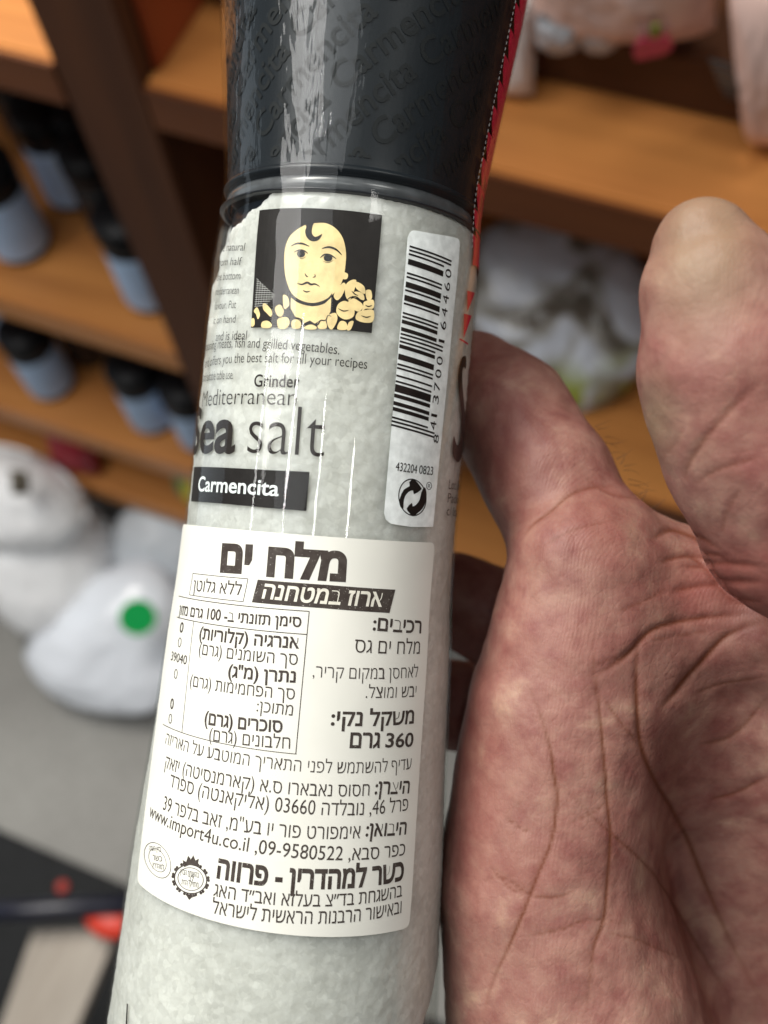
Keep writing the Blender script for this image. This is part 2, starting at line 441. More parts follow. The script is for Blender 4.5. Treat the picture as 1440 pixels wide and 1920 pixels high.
gb = pillow('printed_bag', [wp(850, 395, .76), wp(1230, 430, .76), wp(1215, 770, .668), wp(900, 750, .668)], .07, bagprint(), wrinkle=.0035, seed=4, rnd_=True)
tag(gb, 'crumpled white plastic bag with green and dark print on the middle shelf behind the thumb', 'bag')
# lowest shelf packets
RED = plain('red_foil', (.28, .008, .02), .3, .2, 60)
rp = pillow('red_packet', [wp(85, 795, .30), wp(165, 815, .30), wp(190, 890, .226), wp(100, 865, .226)], .04, RED, seed=8, nu=20, nv=20)
tag(rp, 'dark red foil packet leaning on the lowest shelf', 'packet')
GRN = plain('green_foil', (.02, .22, .09), .35, .1, 60); YEL = plain('yellow_foil', (.62, .50, .02), .4, .1, 60)
gp = pillow('candy_packet', [wp(318, 862, .29), wp(362, 870, .29), wp(380, 938, .226), wp(335, 925, .226)], .03, GRN, seed=9, nu=20, nv=20)
tag(gp, 'small green and yellow packet on the lowest shelf beside the jar', 'packet')
yb = pillow('yellow_band', [wp(338, 892, .275), wp(385, 900, .275), wp(390, 945, .232), wp(348, 935, .232)], .03, YEL, None, 16, 16, seed=10)
yb.parent = gp; yb.location = yb.location - gp.location

# ------------------------------------------------------------------ white ceramics on the floor
WBAG = plain('white_soft_plastic', (.88, .89, .90), .22, .04, 10)
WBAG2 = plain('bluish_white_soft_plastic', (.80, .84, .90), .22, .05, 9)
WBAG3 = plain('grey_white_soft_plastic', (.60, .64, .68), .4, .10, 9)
wa = pillow('plastic_bag', [wp(-90, 905, .20), wp(190, 905, .17), wp(235, 1165, .03), wp(20, 1205, .03)], .19, WBAG, wrinkle=.0035, seed=11, rnd_=True)
tag(wa, 'full white plastic bag with a tied neck standing on the concrete floor', 'bag')
nk = pillow('tied_neck', [wp(-130, 830, .28), wp(118, 850, .26), wp(185, 1030, .19), wp(-90, 1030, .19)], .12, WBAG, None, wrinkle=.0035, seed=12, rnd_=True)
nk.parent = wa; nk.location = nk.location - wa.location
hol = pillow('opening_shade', [wp(18, 880, .335), wp(52, 884, .335), wp(55, 926, .315), wp(24, 928, .315)], .02, plain('painted_fold_shade', (.10, .085, .06), .7, .2, 40), None, 14, 14, .001, seed=13)  # solid dark pad; the shade of the opening is put into its colour
hol.parent = wa; hol.location = hol.location - wa.location
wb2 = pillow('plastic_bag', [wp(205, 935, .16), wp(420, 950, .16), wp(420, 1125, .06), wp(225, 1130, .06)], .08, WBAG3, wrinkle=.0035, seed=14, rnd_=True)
tag(wb2, 'slack greyish white plastic bag lying between the tied bag and the bottle', 'bag')
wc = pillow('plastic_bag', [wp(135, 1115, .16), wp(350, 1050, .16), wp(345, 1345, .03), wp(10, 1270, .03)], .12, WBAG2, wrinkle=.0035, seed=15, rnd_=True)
tag(wc, 'white plastic bag with a round green sticker lying in front on the floor', 'bag')
GS = plain('green_sticker_paper', (.0, .36, .075), .5, .04, 30)
e0 = wp(258, 1158, .215); ex = (wp(268, 1158, .215) - e0) / 10; ey = (wp(258, 1168, .210) - e0) / 10
en_ = ex.cross(ey).normalized()
if en_.dot(EYE - e0) < 0: en_ = -en_
disc_on('green_sticker', wc, e0, ex, ey, en_, [(35 * math.cos(t), 33 * math.sin(t)) for t in np.linspace(0, 2 * math.pi, 33)[:-1]], GS, .001)
def tube_mesh(name, pts, rad, m, parent=None, seg=10, closed_ends=True):
    pts = [Vector(q) for q in pts]; v, fs = [], []
    up = Vector((.13, .37, .91))
    for i, q in enumerate(pts):
        t = (pts[min(i + 1, len(pts) - 1)] - pts[max(i - 1, 0)]).normalized()
        a = t.cross(up).normalized(); b = t.cross(a)
        rr = rad[i] if isinstance(rad, (list, tuple)) else rad
        for s in range(seg):
            th = 2 * math.pi * s / seg
            v.append(q + a * rr * math.cos(th) + b * rr * math.sin(th))
    for i in range(len(pts) - 1):
        for s in range(seg):
            s2 = (s + 1) % seg
            fs.append((i * seg + s, i * seg + s2, (i + 1) * seg + s2, (i + 1) * seg + s))
    if closed_ends:
        fs.append(tuple(range(seg - 1, -1, -1))); fs.append(tuple((len(pts) - 1) * seg + s for s in range(seg)))
    return link(name, from_py(name, v, fs), m, parent, True)
# dark trolley edge, plank with red tip, near the bottom
DK = plain('black_rubber', (.008, .009, .010), .7, .3, 60, .25)
mt = box('rubber_mat', -.75, .35, -.62, .0, 0, .012, DK, None, .004); tag(mt, 'dark rubber mat lying flat on the concrete floor', 'mat')
mt.location = (0, .0, 0)
pole = tube_mesh('black_pole', [hit_z(-120, 1712, .30), hit_z(60, 1706, .30), hit_z(330, 1690, .30)], .011, plain('black_paint', (.008, .009, .02), .35, .1, 50))
tag(pole, 'thin black pole running level above the rubber mat', 'pole')
GW = wood('weathered_grey_wood', (.26, .22, .18), (.50, .46, .40), .7, 1)
a_, b_, c_, d__ = hit_z(62, 1745, .26), hit_z(222, 1738, .26), hit_z(110, 2010, .26), hit_z(-30, 2010, .26)
vv = [a_, b_, c_, d__]; vv = vv + [x - Vector((0, 0, .02)) for x in vv]
me = from_py('wooden_plank', vv, [(3, 2, 1, 0), (4, 5, 6, 7), (0, 1, 5, 4), (1, 2, 6, 5), (2, 3, 7, 6), (3, 0, 4, 7)])
pl = link('wooden_plank', me, GW); tag(pl, 'weathered grey wooden plank with square end beneath the black pole', 'plank')
REDP = plain('red_plastic', (.62, .045, .022), .35, .05, 50)
q = hit_z(204, 1722, .29)
rc = lathe('red_ball', [(.012, 0), (.020, .004), (.022, .014), (.018, .022), (.008, .026), (.001, .0265)], REDP, None, 28, True, False)
rc.scale = (1.35, .95, .8); rc.location = q - Vector((0, 0, .012)); tag(rc, 'bright red plastic ball at the end of the plank', 'ball')
q = hit_z(120, 1664, .2)
rc2 = lathe('red_ball', [(.004, 0), (.007, .002), (.008, .006), (.004, .009), (.001, .0092)], plain('dull_red_plastic', (.35, .03, .02), .4, .05, 50), None, 24, True, False)
rc2.location = q; tag(rc2, 'small dull red ball beyond the black pole', 'ball')

# ================================================================== THE SALT BOTTLE
DB = .218; TI = .098; CF = 1 / math.sqrt(1 + TI * TI)
YBASE = 2110
base_c = px(612 - TI * (YBASE - 900), YBASE, DB)
bX = (R3 @ Vector((1, TI, 0))).normalized(); bY = R3 @ Vector((0, 0, 1)); bZ = (R3 @ Vector((TI, -1, 0))).normalized()
MB_ = Matrix((bX, bY, bZ)).transposed().to_4x4(); MB_.translation = EYE + R3 @ base_c
MBI = MB_.inverted()
def zs(y): return (base_c.y - (y - CV) / F * .2147) / CF
def rs(wd): return DB * math.sin(math.atan(wd * CF / 2 / F))
PROF = [(-170, 602), (-100, 592), (0, 575), (100, 549), (200, 524), (300, 500), (345, 490), (375, 486), (420, 489), (500, 500), (700, 503), (900, 506), (1000, 508), (1100, 516), (1200, 533), (1400, 557), (1600, 587), (1750, 602), (1920, 620), (2060, 630), (YBASE, 626)]
pz = np.array([zs(a) for a, b in PROF])[::-1]; pr = np.array([rs(b) for a, b in PROF])[::-1]
# smooth the outline
gz = np.linspace(pz[0], pz[-1], 600); gr = np.interp(gz, pz, pr)
kk = np.hanning(31); kk /= kk.sum(); gr = np.convolve(np.pad(gr, 15, 'edge'), kk, 'valid')
def RZ(z): return np.interp(z, gz, gr)

RREF = .028
eyeL = MBI @ EYE
def FLAT(pts, off=0.0):
    """photo pixels -> (arc, height) on the bottle's surface"""
    pts = np.atleast_2d(np.array(pts, float))
    out = np.zeros_like(pts)
    R_l = (MBI.to_3x3() @ R3)
    Rm = np.array([list(x) for x in R_l]); e = np.array(eyeL)
    D = np.stack([(pts[:, 0] - CU) / F, (pts[:, 1] - CV) / F, np.ones(len(pts))], 1) @ Rm.T
    t = np.linspace(.15, .2185, 900)
    for i in range(len(pts)):
        P = e[None] + t[:, None] * D[i][None]
        g = np.hypot(P[:, 0], P[:, 1]) - (RZ(P[:, 2]) + off)
        k_ = np.argmax(g < 0)
        if g[k_] >= 0: k_ = int(np.argmin(g)); q = P[k_]
        else:
            k0 = max(k_ - 1, 0); s = g[k0] / (g[k0] - g[k_] + 1e-12); q = P[k0] + s * (P[k_] - P[k0])
        out[i] = (math.atan2(q[0], -q[1]) * RREF, q[2])
    return out

def wrap(me, layer):
    n = len(me.vertices); co = np.empty(n * 3); me.vertices.foreach_get('co', co); co = co.reshape(-1, 3)
    th = co[:, 0] / RREF; rr = RZ(co[:, 1]) + layer
    q = np.stack([rr * np.sin(th), -rr * np.cos(th), co[:, 1]], 1)
    me.vertices.foreach_set('co', q.ravel()); me.update()

def slice_bm(bm, step_a=.0011, step_z=.004):
    xs = [v.co.x for v in bm.verts]; zs_ = [v.co.y for v in bm.verts]
    for ax, lo, hi, st in ((0, min(xs), max(xs), step_a), (1, min(zs_), max(zs_), step_z)):
        k0 = math.ceil(lo / st); k1 = math.floor(hi / st)
        for k_ in range(k0, k1 + 1):
            co = [0, 0, 0]; no = [0, 0, 0]; co[ax] = k_ * st + 1e-7; no[ax] = 1
            bmesh.ops.bisect_plane(bm, geom=bm.verts[:] + bm.edges[:] + bm.faces[:], dist=1e-8, plane_co=co, plane_no=no)

bottle = bpy.data.objects.new('salt_grinder', None); COL.objects.link(bottle); bottle.matrix_world = MB_; bottle.empty_display_size = .02
tag(bottle, 'tall clear salt grinder bottle with black cap and cream text label held by the hand', 'salt grinder')

class Flat:
    """collects shapes in (arc, height) and wraps them round the bottle as one mesh"""
    def __init__(s): s.v = []; s.f = []
    def add(s, v, f_):
        n = len(s.v); s.v += [(a, b, 0) for a, b in v]; s.f += [tuple(i + n for i in q) for q in f_]
    def poly(s, loops):                              # flat coordinates; first loop outer, others holes
        lv = [[Vector((a, b, 0)) for a, b in lp] for lp in loops]
        tri = tessellate_polygon(lv); allv = [(q.x, q.y) for lp in lv for q in lp]
        s.add(allv, tri)
    def ppoly(s, *loops): s.poly([FLAT(l) for l in loops])
    def stroke(s, pts, wd, closed=False, taper=False):
        q = FLAT(pts); n = len(q); w_ = wd * .000097
        tt = np.roll(q, -1, 0) - np.roll(q, 1, 0)
        if not closed: tt[0] = q[1] - q[0]; tt[-1] = q[-1] - q[-2]
        tt /= np.linalg.norm(tt, axis=1)[:, None] + 1e-12
        nn_ = np.stack([-tt[:, 1], tt[:, 0]], 1)
        ww = np.full(n, w_ / 2)
        if taper: ww *= np.sin(np.linspace(.25, math.pi - .25, n)) 
        a = q + nn_ * ww[:, None]; b = q - nn_ * ww[:, None]
        v = [tuple(x) for x in a] + [tuple(x) for x in b]
        m_ = n if closed else n - 1
        s.add(v, [(i, (i + 1) % n, n + (i + 1) % n, n + i) for i in range(m_)])
    def text(s, body, p0, p1, h, weight=0.0, heb=False, shear=0.0, ref=None):
        if heb: body = rtl(body)
        v, fs, x0, x1 = glyphs(body, weight)
        A, B = FLAT([p0, p1]); dv = B - A; L = np.hypot(*dv); ux = dv / L; uy = np.array([-ux[1], ux[0]])
        ref = ref or (.585 if heb else .72)
        sx = L / (x1 - x0); sy = h * .000097 / ref
        s.add([tuple(A + ux * ((x - x0) * sx + shear * y * sy) + uy * (y * sy)) for x, y in v], fs)
    def build(s, name, m, layer, parent, step_a=.0011, step_z=.004, clip=None):
        me = from_py(name, s.v, s.f)
        bm = bmesh.new(); bm.from_mesh(me)
        if clip:
            for ax, val, sg in clip:
                co = [0, 0, 0]; no = [0, 0, 0]; co[ax] = val; no[ax] = sg
                bmesh.ops.bisect_plane(bm, geom=bm.verts[:] + bm.edges[:] + bm.faces[:], dist=1e-8, plane_co=co, plane_no=no, clear_outer=True)
        slice_bm(bm, step_a, step_z); bm.to_mesh(me); bm.free()
        wrap(me, layer)
        # outward facing
        bm = bmesh.new(); bm.from_mesh(me); bm.normal_update()
        fl_ = [fc for fc in bm.faces if fc.normal.dot(Vector((fc.verts[0].co.x, fc.verts[0].co.y, 0))) < 0]
        bmesh.ops.reverse_faces(bm, faces=fl_); bm.to_mesh(me); bm.free()
        return link(name, me, m, parent)

def rtl(s):
    import re
    toks = re.findall(r"[A-Za-z0-9][A-Za-z0-9.\-]*[A-Za-z0-9]|[0-9]+|.", s)
    sw = {'(': ')', ')': '('}
    return ''.join(sw.get(t, t) for t in reversed(toks))

_gc = {}
def glyphs(body, weight):
    key = (body, weight)
    if key in _gc: return _gc[key]
    cu = bpy.data.curves.new('lettering', 'FONT'); cu.body = body; cu.resolution_u = 4; cu.fill_mode = 'NONE'
    o = bpy.data.objects.new('lettering', cu); COL.objects.link(o)
    dg = bpy.context.evaluated_depsgraph_get()
    me = bpy.data.meshes.new_from_object(o.evaluated_get(dg))
    v = [Vector((q.co.x, q.co.y)) for q in me.vertices]; es = [tuple(e.vertices) for e in me.edges]
    bpy.data.objects.remove(o); bpy.data.curves.remove(cu); bpy.data.meshes.remove(me)
    # outlines as loops; thicken or thin each along its own normals
    nb = {}
    for a, b in es: nb.setdefault(a, []).append(b); nb.setdefault(b, []).append(a)
    P = np.array([[q.x, q.y] for q in v]); seen = set(); loops = []
    for st0 in sorted(nb):
        if st0 in seen: continue
        lp = [st0]; seen.add(st0); cur = st0
        while True:
            nx_ = [k_ for k_ in nb[cur] if k_ not in seen]
            if not nx_: break
            cur = nx_[0]; seen.add(cur); lp.append(cur)
        if len(lp) > 2: loops.append(lp)
    def wind(c, A, B):
        up = (A[:, 1] <= c[1]) & (B[:, 1] > c[1]); dn = (A[:, 1] > c[1]) & (B[:, 1] <= c[1])
        cr = (B[:, 0] - A[:, 0]) * (c[1] - A[:, 1]) - (c[0] - A[:, 0]) * (B[:, 1] - A[:, 1])
        return int((up & (cr > 0)).sum()) - int((dn & (cr < 0)).sum())
    Q = P.copy(); es = []
    for li, lp in enumerate(loops):
        q = P[lp]; nxt = np.roll(q, -1, 0); prv = np.roll(q, 1, 0)
        ar = float((q[:, 0] * nxt[:, 1] - q[:, 1] * nxt[:, 0]).sum())
        depth = sum(1 for lj, l2 in enumerate(loops) if lj != li and wind(q[0], P[l2], np.roll(P[l2], -1, 0)) != 0)
        e1 = q - prv; e2 = nxt - q
        e1 /= np.linalg.norm(e1, axis=1)[:, None] + 1e-12; e2 /= np.linalg.norm(e2, axis=1)[:, None] + 1e-12
        n1_ = np.stack([e1[:, 1], -e1[:, 0]], 1); n2_ = np.stack([e2[:, 1], -e2[:, 0]], 1)
        m_ = n1_ + n2_; m_ /= np.maximum((m_ * m_).sum(1), .8)[:, None] / 2
        Q[lp] = q + m_ * weight * (1 if ar > 0 else -1) * (1 if depth % 2 == 0 else -1)
        es += [(lp[k_], lp[(k_ + 1) % len(lp)]) for k_ in range(len(lp))]
    P = Q; v = [Vector(q) for q in P]
    V2, E2, F2, _a, _b, _c = delaunay_2d_cdt(v, es, [], 0, 1e-5)
    A = P[[e[0] for e in es]]; B = P[[e[1] for e in es]]
    W2 = np.array([[q.x, q.y] for q in V2]); fs = []
    for t in F2:
        if wind(W2[list(t)].mean(0), A, B) != 0: fs.append(tuple(t))
    v = [(q.x, q.y) for q in V2]
    xs = P[:, 0]
    _gc[key] = (v, fs, xs.min(), xs.max()); return _gc[key]

def cat(pts, n=6, closed=True):                      # smooth curve through points
    P = [np.array(q, float) for q in pts]; N = len(P); out = []
    rng = range(N) if closed else range(N - 1)
    for i in rng:
        if closed: a, b, c, d_ = P[i - 1], P[i], P[(i + 1) % N], P[(i + 2) % N]
        else: a, b, c, d_ = P[max(i - 1, 0)], P[i], P[i + 1], P[min(i + 2, N - 1)]
        for k_ in range(n):
            t = k_ / n
            out.append(.5 * (2 * b + (c - a) * t + (2 * a - 5 * b + 4 * c - d_) * t * t + (3 * b - a - 3 * c + d_) * t ** 3))
    if not closed: out.append(P[-1])
    return out

def revolve(name, z0, z1, off, m, parent, nz=60, seg=128, wob=None, smooth=True, caps=False):
    zz = np.linspace(z0, z1, nz); v, fs = [], []
    for z in zz:
        for i in range(seg):
            a = 2 * math.pi * i / seg
            rr = float(RZ(z)) + (off(z) if callable(off) else off) + (wob(a, z) if wob else 0)
            v.append((rr * math.sin(a), -rr * math.cos(a), z))
    for k_ in range(nz - 1):
        for i in range(seg):
            j = (i + 1) % seg
            fs.append((k_ * seg + i, k_ * seg + j, (k_ + 1) * seg + j, (k_ + 1) * seg + i))
    if caps:
        fs.append(tuple(range(seg - 1, -1, -1))); fs.append(tuple((nz - 1) * seg + i for i in range(seg)))
    return link(name, from_py(name, v, fs), m, parent, smooth)

ZCAP, ZJ = zs(394), zs(426)
ZTOP = zs(-170)
# cap
CAPM, nt, out = mat('black_cap_plastic')
p = nd(nt, 'ShaderNodeBsdfPrincipled', Roughness=.34)
p.inputs['Base Color'].default_value = (.008, .011, .014, 1); p.inputs['Specular IOR Level'].default_value = .32
nt.links.new(bump(nt, noise_n(nt, coord(nt, (900, 900, 60)), 1, 3), .12, .0002), p.inputs['Normal'])
nt.links.new(p.outputs[0], out.inputs[0])
cap = revolve('grinder_cap', ZCAP, ZTOP, -.0007, CAPM, bottle, 70, caps=True)
# ridge at the foot of the cap, clear collar, dark gasket
def ring(name, ya, yb, offa, bulge, m, n=9):
    za, zb = zs(yb), zs(ya)
    return revolve(name, za, zb, lambda z: offa + bulge * math.sin(math.pi * (z - za) / (zb - za)), m, bottle, n, 128)
ring('cap_rim', 376, 391, -.0006, .0006, CAPM)
COLM = plain('clear_grey_plastic', (.075, .08, .085), .22, .25, 300)
ring('collar', 394.5, 417, -.0012, .0004, COLM)
ring('gasket', 417.3, 426, -.0007, .0010, plain('dark_gasket', (.01, .012, .016), .3, .1, 80))

# jar wall, sleeve
jar = revolve('jar_wall', zs(YBASE), ZJ, -.0001, film('clear_jar_plastic', 0, (1, 1, 1), .02, 1.10), bottle, 120)
def slv(a, z):
    k_ = .12 + .88 * min(1, max(0, (z - ZCAP) / .004))
    q = Vector((math.sin(a) * 2.2, math.cos(a) * 2.2, z * 26))
    fin = 0
    return (noise.noise(q) * .00022 + noise.noise(q * 3.3) * .00009) * k_ + .0001
sleeve = revolve('shrink_sleeve', zs(1985), zs(-150), .00022, film('shrink_film', .00055, (130, 130, 24), .03, 1.35, zmask=ZCAP), bottle, 220, 200, slv)

# grinder works seen dark through the jar's shoulder
lathe('grinder_works', [(.0235, zs(500)), (.0243, zs(474)), (.0238, zs(428))], plain('dark_grinder', (.012, .016, .022), .3, .2, 150), bottle, 64)

# ------------------------------------------------------------------ printing on the sleeve
INK = ink('brown_black_ink', (.022, .017, .015))
CREAM = ink('cream_gold_ink', (.74, .58, .29), 0, .35)
BLACK = ink('black_ink', (.014, .012, .011))
WHITEI = ink('white_ink', (.78, .84, .83))
L1, L2, L3_, L4 = .00002, .00006, .00010, .00014

def c1p(pts): return [(340 + x * .4861, y * .4861) for x, y in pts]
def c2(pts): return [(360 + x * .3889, 360 + y * .3889) for x, y in pts]
def c3(pts): return [(340 + x * .4028, 640 + y * .4028) for x, y in pts]
def c4(pts): return [(300 + x * .3889, 980 + y * .3889) for x, y in pts]
def c5(pts): return [(220 + x * .4444, 1340 + y * .4444) for x, y in pts]

em = Flat(); em.ppoly(c2([(326, 88), (917, 112), (866, 680), (285, 655)]))
emblem = em.build('portrait_emblem', BLACK, L1, bottle)
fc = Flat()
fc.ppoly(c2(cat([(548, 158), (600, 150), (650, 152), (695, 178), (728, 225), (742, 290), (740, 350), (728, 420), (695, 478), (640, 520), (580, 535), (520, 520), (478, 483), (452, 410), (445, 330), (452, 262), (480, 205)])))
fc.ppoly(c2([(478, 502), (520, 537), (580, 552), (640, 538), (672, 508), (668, 575)] + [(664 - 24 * i, 612 + 20 * (i % 2) + 4 * i % 9) for i in range(1, 7)] + [(498, 600), (476, 560)]))
for pts in ([(705, 545), (740, 528), (778, 560), (775, 600), (735, 612), (700, 585)],
            [(740, 455), (762, 430), (790, 428), (782, 470), (760, 520), (742, 500)],
            [(795, 435), (828, 455), (832, 490), (800, 472), (788, 455)],
            [(838, 478), (862, 476), (866, 512), (845, 520)], [(785, 482), (822, 490), (828, 520), (800, 512), (775, 505)],
            [(752, 540), (775, 515), (800, 525), (822, 545), (812, 570), (790, 572)], [(832, 530), (872, 522), (872, 560), (838, 562), (820, 575), (826, 548)],
            [(800, 582), (830, 572), (872, 572), (870, 622), (830, 628), (792, 612)],
            [(712, 400), (728, 388), (750, 396), (746, 418), (726, 418)], [(728, 440), (740, 455), (722, 500), (700, 520), (685, 500), (700, 470)],
            [(655, 600), (690, 585), (700, 610), (690, 640), (672, 662), (655, 640)], [(715, 625), (742, 630), (745, 662), (702, 660)], [(756, 630), (778, 625), (765, 662), (748, 664)],
            [(300, 575), (315, 558), (328, 590), (318, 612), (310, 590)], [(345, 540), (362, 545), (385, 575), (380, 600), (360, 582), (345, 565)],
            [(288, 615), (300, 612), (302, 640), (288, 648)], [(340, 628), (365, 622), (385, 640), (372, 655), (338, 652)],
            [(402, 560), (425, 545), (442, 575), (430, 600), (410, 590)], [(415, 615), (455, 605), (470, 628), (455, 655), (420, 655)], [(440, 500), (462, 508), (468, 545), (445, 560)],
            [(482, 625), (505, 615), (525, 632), (518, 656), (486, 655)], [(545, 650), (575, 640), (600, 652), (590, 662), (550, 661)], [(608, 630), (640, 620), (648, 655), (612, 658)]):
    mx_ = np.mean(pts, 0); fc.ppoly(c2(cat([tuple(mx_ + (np.array(q) - mx_) * 1.06) for q in pts], 4)))
fc.build('portrait_face', CREAM, L2, emblem, .0009)
ln = Flat()
ln.ppoly(c2(cat([(545, 150), (590, 140), (582, 165), (578, 195), (590, 215), (606, 214), (628, 204), (610, 232), (580, 238), (556, 222), (546, 192), (552, 168)], 5)))
for pts, wd in (([(477, 262), (505, 249), (535, 250), (567, 263)], 3.6), ([(627, 273), (660, 266), (695, 278), (722, 304)], 3.8),
                ([(492, 292), (515, 281), (540, 284), (560, 297)], 3.2), ([(618, 318), (640, 302), (668, 305), (695, 322)], 3.2),
                ([(505, 312), (530, 322), (552, 312)], 1.0), ([(630, 332), (655, 341), (682, 330)], 1.0),
                ([(545, 392), (552, 406), (560, 408)], 2.2), ([(582, 412), (594, 408), (592, 396)], 2.0),
                ([(508, 440), (530, 446), (556, 437), (574, 446), (594, 444), (616, 456)], 3.8), ([(535, 474), (552, 482), (570, 478)], 2.4),
                ([(462, 488), (482, 508), (520, 532), (580, 545), (632, 535), (660, 512), (676, 490)], 4.2),
                ([(472, 580), (490, 592), (486, 612), (510, 608), (530, 620), (540, 638), (560, 628), (585, 636), (606, 640), (620, 620), (645, 618), (655, 596), (672, 600)], 3.0),
                ([(748, 520), (765, 508), (790, 506), (812, 522), (824, 545)], 2.4), ([(770, 478), (784, 492), (800, 500)], 2.2), ([(705, 562), (730, 574), (755, 570)], 2.0), ([(835, 545), (850, 552), (868, 546)], 2.0), ([(815, 596), (840, 604), (862, 598)], 2.0)):
    ln.stroke(c2(cat(pts, 5, False)), wd, taper=True)
for cx, cy, rx, ry in ((526, 299, 20, 17), (656, 319, 21, 17)):
    ln.ppoly(c2([(cx + rx * math.cos(t), cy + ry * math.sin(t)) for t in np.linspace(0, 6.0, 16)]))
ln.build('portrait_lines', BLACK, L3_, emblem, .0009)
vl = Flat()
for i in range(13):
    t = i / 12
    vl.stroke(c2([(312 - t * 10, 418 + t * 134), (320 + 88 * (1 - abs(t - .62) / .62) * .95 + 2, 425 + t * 122)]), .9)
for i in range(8):
    t = (i + .5) / 8
    vl.stroke(c2([(314 + 90 * t, 420 + 80 * t), (302 + 100 * t, 552 - 50 * t)]), .8)
vl.build('lace_veil', ink('grey_ink', (.42, .42, .40)), L2, emblem)

tx = Flat()
SM = .30
def t2(b, x0, y0, x1, y1, h, wt=-.006): tx.text(b, c2([(x0, y0)])[0], c2([(x1, y1)])[0], h, wt)
tx.text('and is ideal', (404, 640), (462, 637), 19, -.004)
tx.text('for seasoning meats, fish and grilled vegetables.', (380, 663), (636, 665), 20, -.004)
tx.text('and offers you the best salt for all your recipes', (384, 690), (688, 692), 20, -.004)
tx.text('and suitable table use.', (381, 716), (437, 711), 19, -.004)
for i, (b, x0, x1) in enumerate((('the natural', 405, 458), ('from half', 402, 452), ('the bottom', 400, 450), ('mediterranean', 398, 447), ('flavour. Put', 396, 442), ('it on hand', 394, 441))):
    y = 470 + i * 27
    tx.text(b, (x0 + 6, y + 3), (x1, y), 16, -.004)
tx.build('description_text', INK, L1, bottle, .0016, .02); tx = Flat()
tx.text('Grinder', (476, 725), (561, 727), 24, .012)
tx.text('Mediterranean', (379, 764), (555, 761), 34, -.010)
tx.text('Sea', (362, 851), (440, 848), 94, .022)
tx.text('salt', (463, 850), (607, 858), 98, -.014)
tx.build('product_name_text', INK, L1, bottle, .0016, .02); tx = Flat()
tx.text('Lot. Best', (841, 917), (872, 920), 20, -.004)
tx.text('Packed', (839, 942), (870, 946), 20, -.004)
tx.text('c/ Isaac', (837, 966), (868, 970), 20, -.004)
tx.build('lot_text', INK, L1, bottle, .0016, .02); tx = Flat()
tx.stroke([(239, 1882), (238, 1900), (237, 1925)], 5)
tx.build('printed_stroke', INK, L1, bottle, .0016, .02)
# big serifed letter running off the right side
bl = Flat()
S_ = c3([(1358, 75), (1345, 68), (1325, 82), (1308, 130), (1303, 190), (1312, 260), (1324, 330), (1328, 400), (1322, 450), (1308, 480), (1292, 478), (1276, 440), (1266, 520), (1285, 552), (1308, 562), (1330, 530), (1346, 460), (1352, 380), (1346, 300), (1336, 220), (1332, 160), (1340, 120), (1356, 128)])
bl.ppoly(cat([(848 + (x - 850) * .70, y) for x, y in S_], 3))
bl.build('large_letter', INK, L1, bottle)
bb = Flat(); bb.ppoly(c3([(60, 585), (240, 590), (420, 600), (597, 608), (582, 790), (400, 775), (220, 758), (45, 745)]))
band = bb.build('brand_band', BLACK, L1, bottle)
bt = Flat(); bt.text('Carmencita', c3([(78, 697)])[0], c3([(453, 720)])[0], 30, .016)
bt.build('brand_lettering', WHITEI, L2, band, .0014)

# ------------------------------------------------------------------ bar code panel
pan = Flat(); pan.ppoly(cat([(764, 446), (768, 437), (776, 432), (800, 436), (830, 441), (852, 445), (860, 449), (862, 458)], 3, False) + [(849, 600), (837, 730), (824, 860), (812, 988)] + [(770, 988), (733, 982), (723, 974), (720, 962), (727, 880), (741, 720), (753, 580)])
panel = pan.build('barcode_panel', ink('panel_white_ink', (.86, .90, .89)), L1, bottle)
bc = Flat()
Lc = '0001101 0011001 0010011 0111101 0100011 0110001 0101111 0111011 0110111 0001011'.split()
Gc = [''.join('1' if c == '0' else '0' for c in s)[::-1] for s in Lc]; Rc = [''.join('1' if c == '0' else '0' for c in s) for s in Lc]
PAR = 'LLLLLL LLGLGG LLGGLG LLGGGL LGLLGG LGGLLG LGGGLL LGLGLG LGLGGL LGGLGL'.split()
num = '8413700164460'
bits = '101' + ''.join((Lc if PAR[8][i] == 'L' else Gc)[int(num[1 + i])] for i in range(6)) + '01010' + ''.join(Rc[int(num[7 + i])] for i in range(6)) + '101'
n = len(bits)
def bpt(t, u):                                       # t along the code (0 bottom), u across
    a0, a1 = np.array((733., 798.)), np.array((768., 460.)); b0, b1 = np.array((815., 822.)), np.array((848., 489.))
    return tuple((a0 + (a1 - a0) * t) * (1 - u) + (b0 + (b1 - b0) * t) * u)
i = 0
while i < n:
    if bits[i] == '1':
        j = i
        while j < n and bits[j] == '1': j += 1
        guard = i < 3 or i >= n - 3 or 45 <= i < 50
        u1 = .98 if guard else .82
        t0, t1 = i / n, j / n
        bc.ppoly([bpt(t0, 0), bpt(t0, u1), bpt(t1, u1), bpt(t1, 0)])
        i = j
    else: i += 1
def bt_(b, t0, t1, h=19):
    tx_ = [bpt(t0, 1.0), bpt(t1, 1.0)]
    bc.text(b, tx_[0], tx_[1], h, 0)
for k_, ch in enumerate('413700'): bt_(ch, .045 + k_ * .0727, .045 + k_ * .0727 + (.048 if ch != '1' else .016))
for k_, ch in enumerate('164460'): bt_(ch, .535 + k_ * .0727, .535 + k_ * .0727 + (.048 if ch != '1' else .016))
bc.text('8', (821, 832), (823, 816), 17, 0)
bc.text('432204', (741, 882), (781, 888), 17, .004); bc.text('0823', (785, 888), (811, 891), 17, .004)
